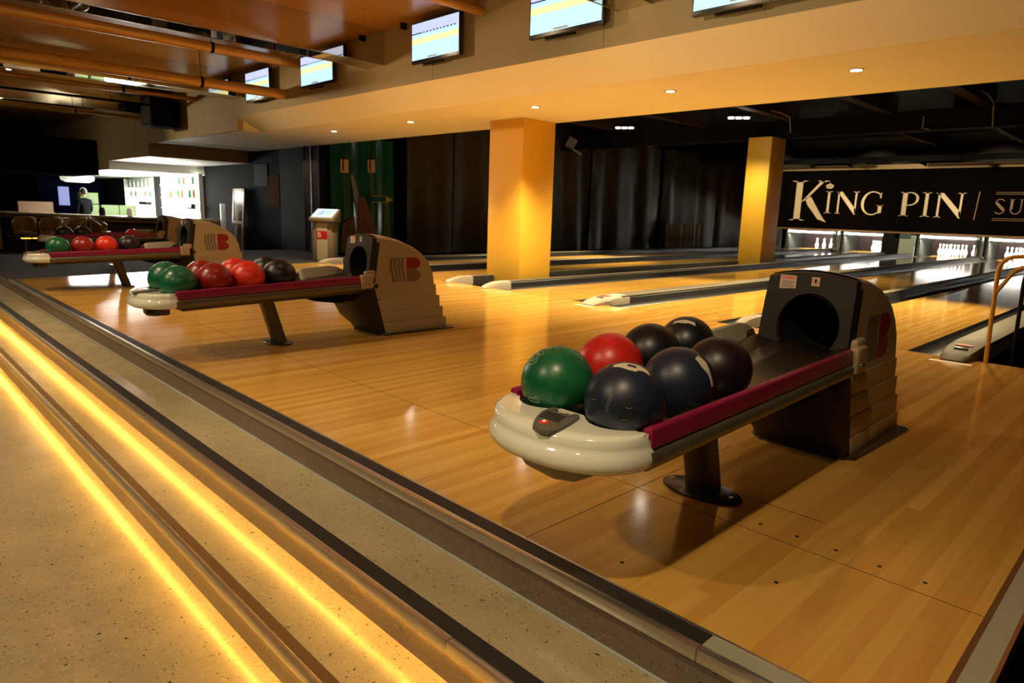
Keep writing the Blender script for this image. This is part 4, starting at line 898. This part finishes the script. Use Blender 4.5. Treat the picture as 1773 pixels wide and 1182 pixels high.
ball_return(-1.08, 0, 'nearest ball return, cream nose and dark hood with warning sticker', ('red', 'red'), .90, -.015, .024, 0)
ball_return(-4.45, 0, 'middle ball return with half-faded red emblem, carrying green and red balls', ('red', 'ltan'), .92, -.050, .030, .045)
ball_return(-8.38, .08, 'third ball return farther left, in front of the bar', ('red', 'red'), .92, -.075, .030, .045)
t4 = ball_return(-11.5, .78, 'farthest ball return, mostly hidden behind the third one', ('red', 'red'))
t4.location.z = -.03

# ------------------------------------------------------------------ bowling balls
def ball_mat(name, c1, c2, rough=.22, sc_=5):
    m = bpy.data.materials.new(name); m.use_nodes = True; nt = m.node_tree; L = nt.links.new; b = nt.nodes['Principled BSDF']
    tc = nt.nodes.new('ShaderNodeTexCoord'); n = nt.nodes.new('ShaderNodeTexNoise'); n.inputs['Scale'].default_value = sc_; n.inputs['Detail'].default_value = 6; n.inputs['Distortion'].default_value = 1.5
    L(tc.outputs['Object'], n.inputs['Vector']); cr = nt.nodes.new('ShaderNodeValToRGB'); L(n.outputs['Fac'], cr.inputs[0])
    cr.color_ramp.elements[0].position = .35; cr.color_ramp.elements[1].position = .68; cr.color_ramp.elements[0].color = (*c1, 1); cr.color_ramp.elements[1].color = (*c2, 1); L(cr.outputs[0], b.inputs['Base Color'])
    n2 = nt.nodes.new('ShaderNodeTexNoise'); n2.inputs['Scale'].default_value = 14; n2.inputs['Detail'].default_value = 8; L(tc.outputs['Object'], n2.inputs['Vector'])
    r = nt.nodes.new('ShaderNodeMapRange'); r.inputs[3].default_value = rough-.05; r.inputs[4].default_value = rough+.16; L(n2.outputs['Fac'], r.inputs[0]); L(r.outputs[0], b.inputs['Roughness'])
    return m
BM = {'green': ball_mat('ball_green', (.004, .085, .030), (.014, .155, .055), .26), 'green2': ball_mat('ball_green_bright', (.004, .10, .045), (.015, .16, .07), .24), 'red': ball_mat('ball_red', (.50, .010, .008), (.66, .022, .016), .28),
      'dred': ball_mat('ball_dark_red', (.22, .008, .006), (.34, .016, .010), .24), 'orange': ball_mat('ball_orange_red', (.62, .018, .008), (.78, .04, .012), .28), 'blue': ball_mat('ball_navy', (.010, .015, .030), (.014, .021, .046), .32),
      'black': ball_mat('ball_black', (.004, .005, .006), (.008, .008, .010), .30), 'purple': ball_mat('ball_purple_black', (.009, .004, .007), (.015, .006, .011), .32)}
engrave = mat('engraving_pale', (.45, .50, .36), .5); engrave2 = mat('engraving_dim', (.16, .14, .12), .5); lbl = mat('ball_label_cream', (.62, .54, .38), .5)
R = .1025
def frame_at(n, up):
    n = Vector(n).normalized(); up = Vector(up); v = (up - n*up.dot(n)).normalized(); u = v.cross(n); return n, u, v
def spt(fr_, x, y, r): # point on the sphere from tangent-plane coords (metres)
    n, u, v = fr_; d = math.hypot(x, y); 
    if d < 1e-9: return n*r
    a = d/r; return (n*math.cos(a) + (u*x+v*y)/d*math.sin(a))*r
def ball(x, y, z, kind, label, group):
    t = empty('bowling_ball', (x, y, z)); tag(t, label, 'bowling ball', group)
    if group != G1: t.scale = (1.065, 1.065, 1.065)
    MB().sphere((0, 0, 0), R, 64, 40).build('ball_body', BM[kind], t, ang=180); t.rotation_euler = (0, 0, 0); return t
def stroke(t, fr_, pts, w=.0008, m=engrave, name='engraving', closed=True):
    P = []
    pts = list(pts) + ([pts[0]] if closed else [])
    for a, b in zip(pts, pts[1:]):
        for k in range(4): P.append(spt(fr_, a[0]+(b[0]-a[0])*k/4, a[1]+(b[1]-a[1])*k/4, R+.0002))
    P.append(spt(fr_, *pts[-1], R+.0002)); MB().tube(P, w, 5).build(name, m, t)
def hole(t, d, r=.0140, glint=True):
    fr_ = frame_at(d, (0, 0, 1)); rows = [[spt(fr_, q*math.cos(a), q*math.sin(a), R+.0004) for a in [2*PI*k/24 for k in range(25)]] for q in (.0005, r*.5, r)]
    h = MB().grid(rows).build('finger_hole', M_['tunnel'], t)
    if glint:
        rows = [[spt(fr_, q*math.cos(a), q*math.sin(a), R+.0007) for a in [-PI*.72+PI*.5*k/12 for k in range(13)]] for q in (r*.72, r*.86)]
        MB().grid(rows).build('hole_glint', mat('hole_glint_grey', (.16, .14, .11), .5), h)  # pale crescent painted for light catching the hole edge
def patch(t, fr_, poly, m, name, lift=.0004):
    # fan patch hugging the sphere
    cx_ = sum(p[0] for p in poly)/len(poly); cy_ = sum(p[1] for p in poly)/len(poly); pp = []
    n = len(poly)
    for i in range(n):
        a, b = poly[i], poly[(i+1) % n]
        for k in range(5): pp.append((a[0]+(b[0]-a[0])*k/5, a[1]+(b[1]-a[1])*k/5))
    pp.append(pp[0]); rows = [[spt(fr_, cx_+(x-cx_)*f, cy_+(y-cy_)*f, R+lift) for x, y in pp] for f in (.02, .35, .7, 1)]
    return MB().grid(rows).build(name, m, t)
def sphere_text(t, fr_, s, size, m, name='engraved_text'):
    mb = MB(); text_mesh(mb, s, size, Matrix.Identity(4), 0)
    for v in mb.bm.verts: v.co = spt(fr_, v.co.x, v.co.y, R+.0004)
    mb.build(name, m, t, False)
LO = [(.30, 0), (.30, 1)]
def B_outline(s):
    o = [(-.32, -.5), (-.32, .5), (.1, .5), (.30, .42), (.33, .22), (.16, .04), (.36, -.14), (.38, -.36), (.18, -.5)]
    return [[(x*s, y*s) for x, y in o], [(-.12*s, .30*s), (.08*s, .30*s), (.10*s, .16*s), (-.12*s, .14*s)], [(-.12*s, -.08*s), (.12*s, -.10*s), (.14*s, -.28*s), (-.12*s, -.30*s)]]
G1 = 'balls on the nearest ball return'
P1 = dict(g=(-1.195, 1.365, .494), r=(-1.235, 1.655, .494), k1=(-1.270, 1.925, .494), k2=(-1.290, 2.19, .493), b1=(-.957, 1.352, .494), b2=(-.982, 1.64, .494), b3=(-.998, 1.895, .494))
g = ball(*P1['g'], 'green', 'green marbled bowling ball with outlined letter B behind the cream nose', G1)
fr_ = frame_at((-.15, -.70, .70), (.25, .6, .75)); fr_ = (fr_[0], fr_[1], fr_[2])
F2 = frame_at((-.30, -.60, .74), (.15, .65, .70))
for pl in B_outline(.052): stroke(g, F2, pl)
stroke(g, F2, [(-.020, .034), (.000, .040), (.010, .052)], closed=False)
F3 = frame_at((.04, -.93, -.31), (0, 0, 1)); stroke(g, F3, [(-.02, -.006), (.016, -.006), (.012, .008), (.006, .012), (.004, .004), (-.02, .004)])
r_b = ball(*P1['r'], 'red', 'bright red bowling ball between the green and black balls', G1)
F4 = frame_at((.16, -.36, .92), (.2, .9, .3))
for pl in B_outline(.036): stroke(r_b, F4, pl, .0007, mat('engraving_redpale', (.75, .12, .10), .5))
k1 = ball(*P1['k1'], 'black', 'plain black bowling ball in the left row, behind the red ball', G1)
k2 = ball(*P1['k2'], 'black', 'black bowling ball with a cream mark on top, rearmost of the left row', G1)
F5 = frame_at((.10, -.46, .88), (-.3, .8, .5)); patch(k2, F5, [(-.042, -.010), (-.02, -.002), (-.012, -.010), (.012, -.012), (.018, -.004), (.044, -.014), (.040, .004), (0, .012), (-.038, .004)], lbl, 'worn_label')
b1 = ball(*P1['b1'], 'blue', 'navy bowling ball with three finger holes and worn cream label', G1)
for d in ((-.232, -.931, .283), (.641, -.731, .234), (.588, -.807, -.056)): hole(b1, d)
F6 = frame_at((.40, -.31, .86), (-.6, .3, .7)); F6 = frame_at((.22, -.13, .965), (-.5, .85, .0))
pt_ = patch(b1, F6, [(-.046, -.006), (-.030, -.010), (-.006, -.020), (.014, -.020), (.018, -.012), (.030, -.006), (.050, -.006), (.040, .012), (.010, .018), (-.02, .016), (-.044, .006)], lbl, 'worn_label')
patch(b1, F6, [(-.010, -.004), (.012, -.006), (.012, .006), (-.010, .008)], BM['blue'], 'label_gap', .0008)
F7 = frame_at((.228, -.951, .207), (-1, -.25, .12)); sphere_text(b1, F7, 'STROSA', .0125, engrave2)
F8 = frame_at((.945, .056, -.28), (.2, -.6, .7)); sphere_text(b1, frame_at((.965, -.15, -.12), (-.2, -.95, 0.1)), 'BEL', .020, engrave2)
b2_ = ball(*P1['b2'], 'blue', 'dark navy bowling ball with a cream stripe label on its right side', G1)
F9 = frame_at((.83, -.08, .54), (-.5, .0, .85)); patch(b2_, F9, [(-.012, .040), (.010, .046), (.022, .020), (.016, -.020), (.020, -.050), (.008, -.050), (.002, -.015), (-.010, .010)], lbl, 'worn_label')
patch(b2_, frame_at((.29, -.85, .43), (.3, 0, .9)), [(-.005, -.002), (.005, -.001), (.004, .001), (-.005, .001)], engrave2, 'scratch')
b3_ = ball(*P1['b3'], 'purple', 'purple-black bowling ball, rearmost of the right row', G1)
G2 = 'balls on the middle ball return'
for k, (kd, lab) in enumerate((('green2', 'green bowling ball in front row at the cream nose'), ('dred', 'dark red bowling ball in front row'), ('orange', 'orange-red bowling ball in front row'), ('black', 'black bowling ball in front row at the right end'))):
    ball(-4.33, 1.405+.215*k, (.462, .4715, .480, .4865)[k], kd, lab + ' of the middle return', G2)
for k, (kd, lab) in enumerate((('green2', 'green bowling ball in back row, half hidden,'), ('dred', 'dark red bowling ball in back row, half hidden,'), ('orange', 'orange-red bowling ball in back row, half hidden,'), ('black', 'black bowling ball in back row, half hidden,'))):
    ball(-4.57, 1.412+.221*k, (.468, .473, .481, .490)[k], kd, lab + ' on the middle return', G2)
G3 = 'balls on the third ball return'
for k, (kd, lab) in enumerate((('green', 'dark green bowling ball at the nose of the third return'), ('dred', 'dark red bowling ball next to the green one on the third return'), ('orange', 'bright red bowling ball on the third return'), ('purple', 'purple-black bowling ball on the third return'))):
    ball(-8.26, 1.53+.222*k, .445+.005*k, kd, lab, G3)
G4 = 'balls on the farthest ball return'
ball(-11.39, .78+1.42, .445, 'black', 'shiny black bowling ball on the farthest return, left one', G4)
ball(-11.39, .78+1.65, .45, 'black', 'shiny black bowling ball on the farthest return, right one', G4)
ball(-11.61, .78+2.36, .40, 'orange', 'bright orange ball alone on the farthest return', G4)
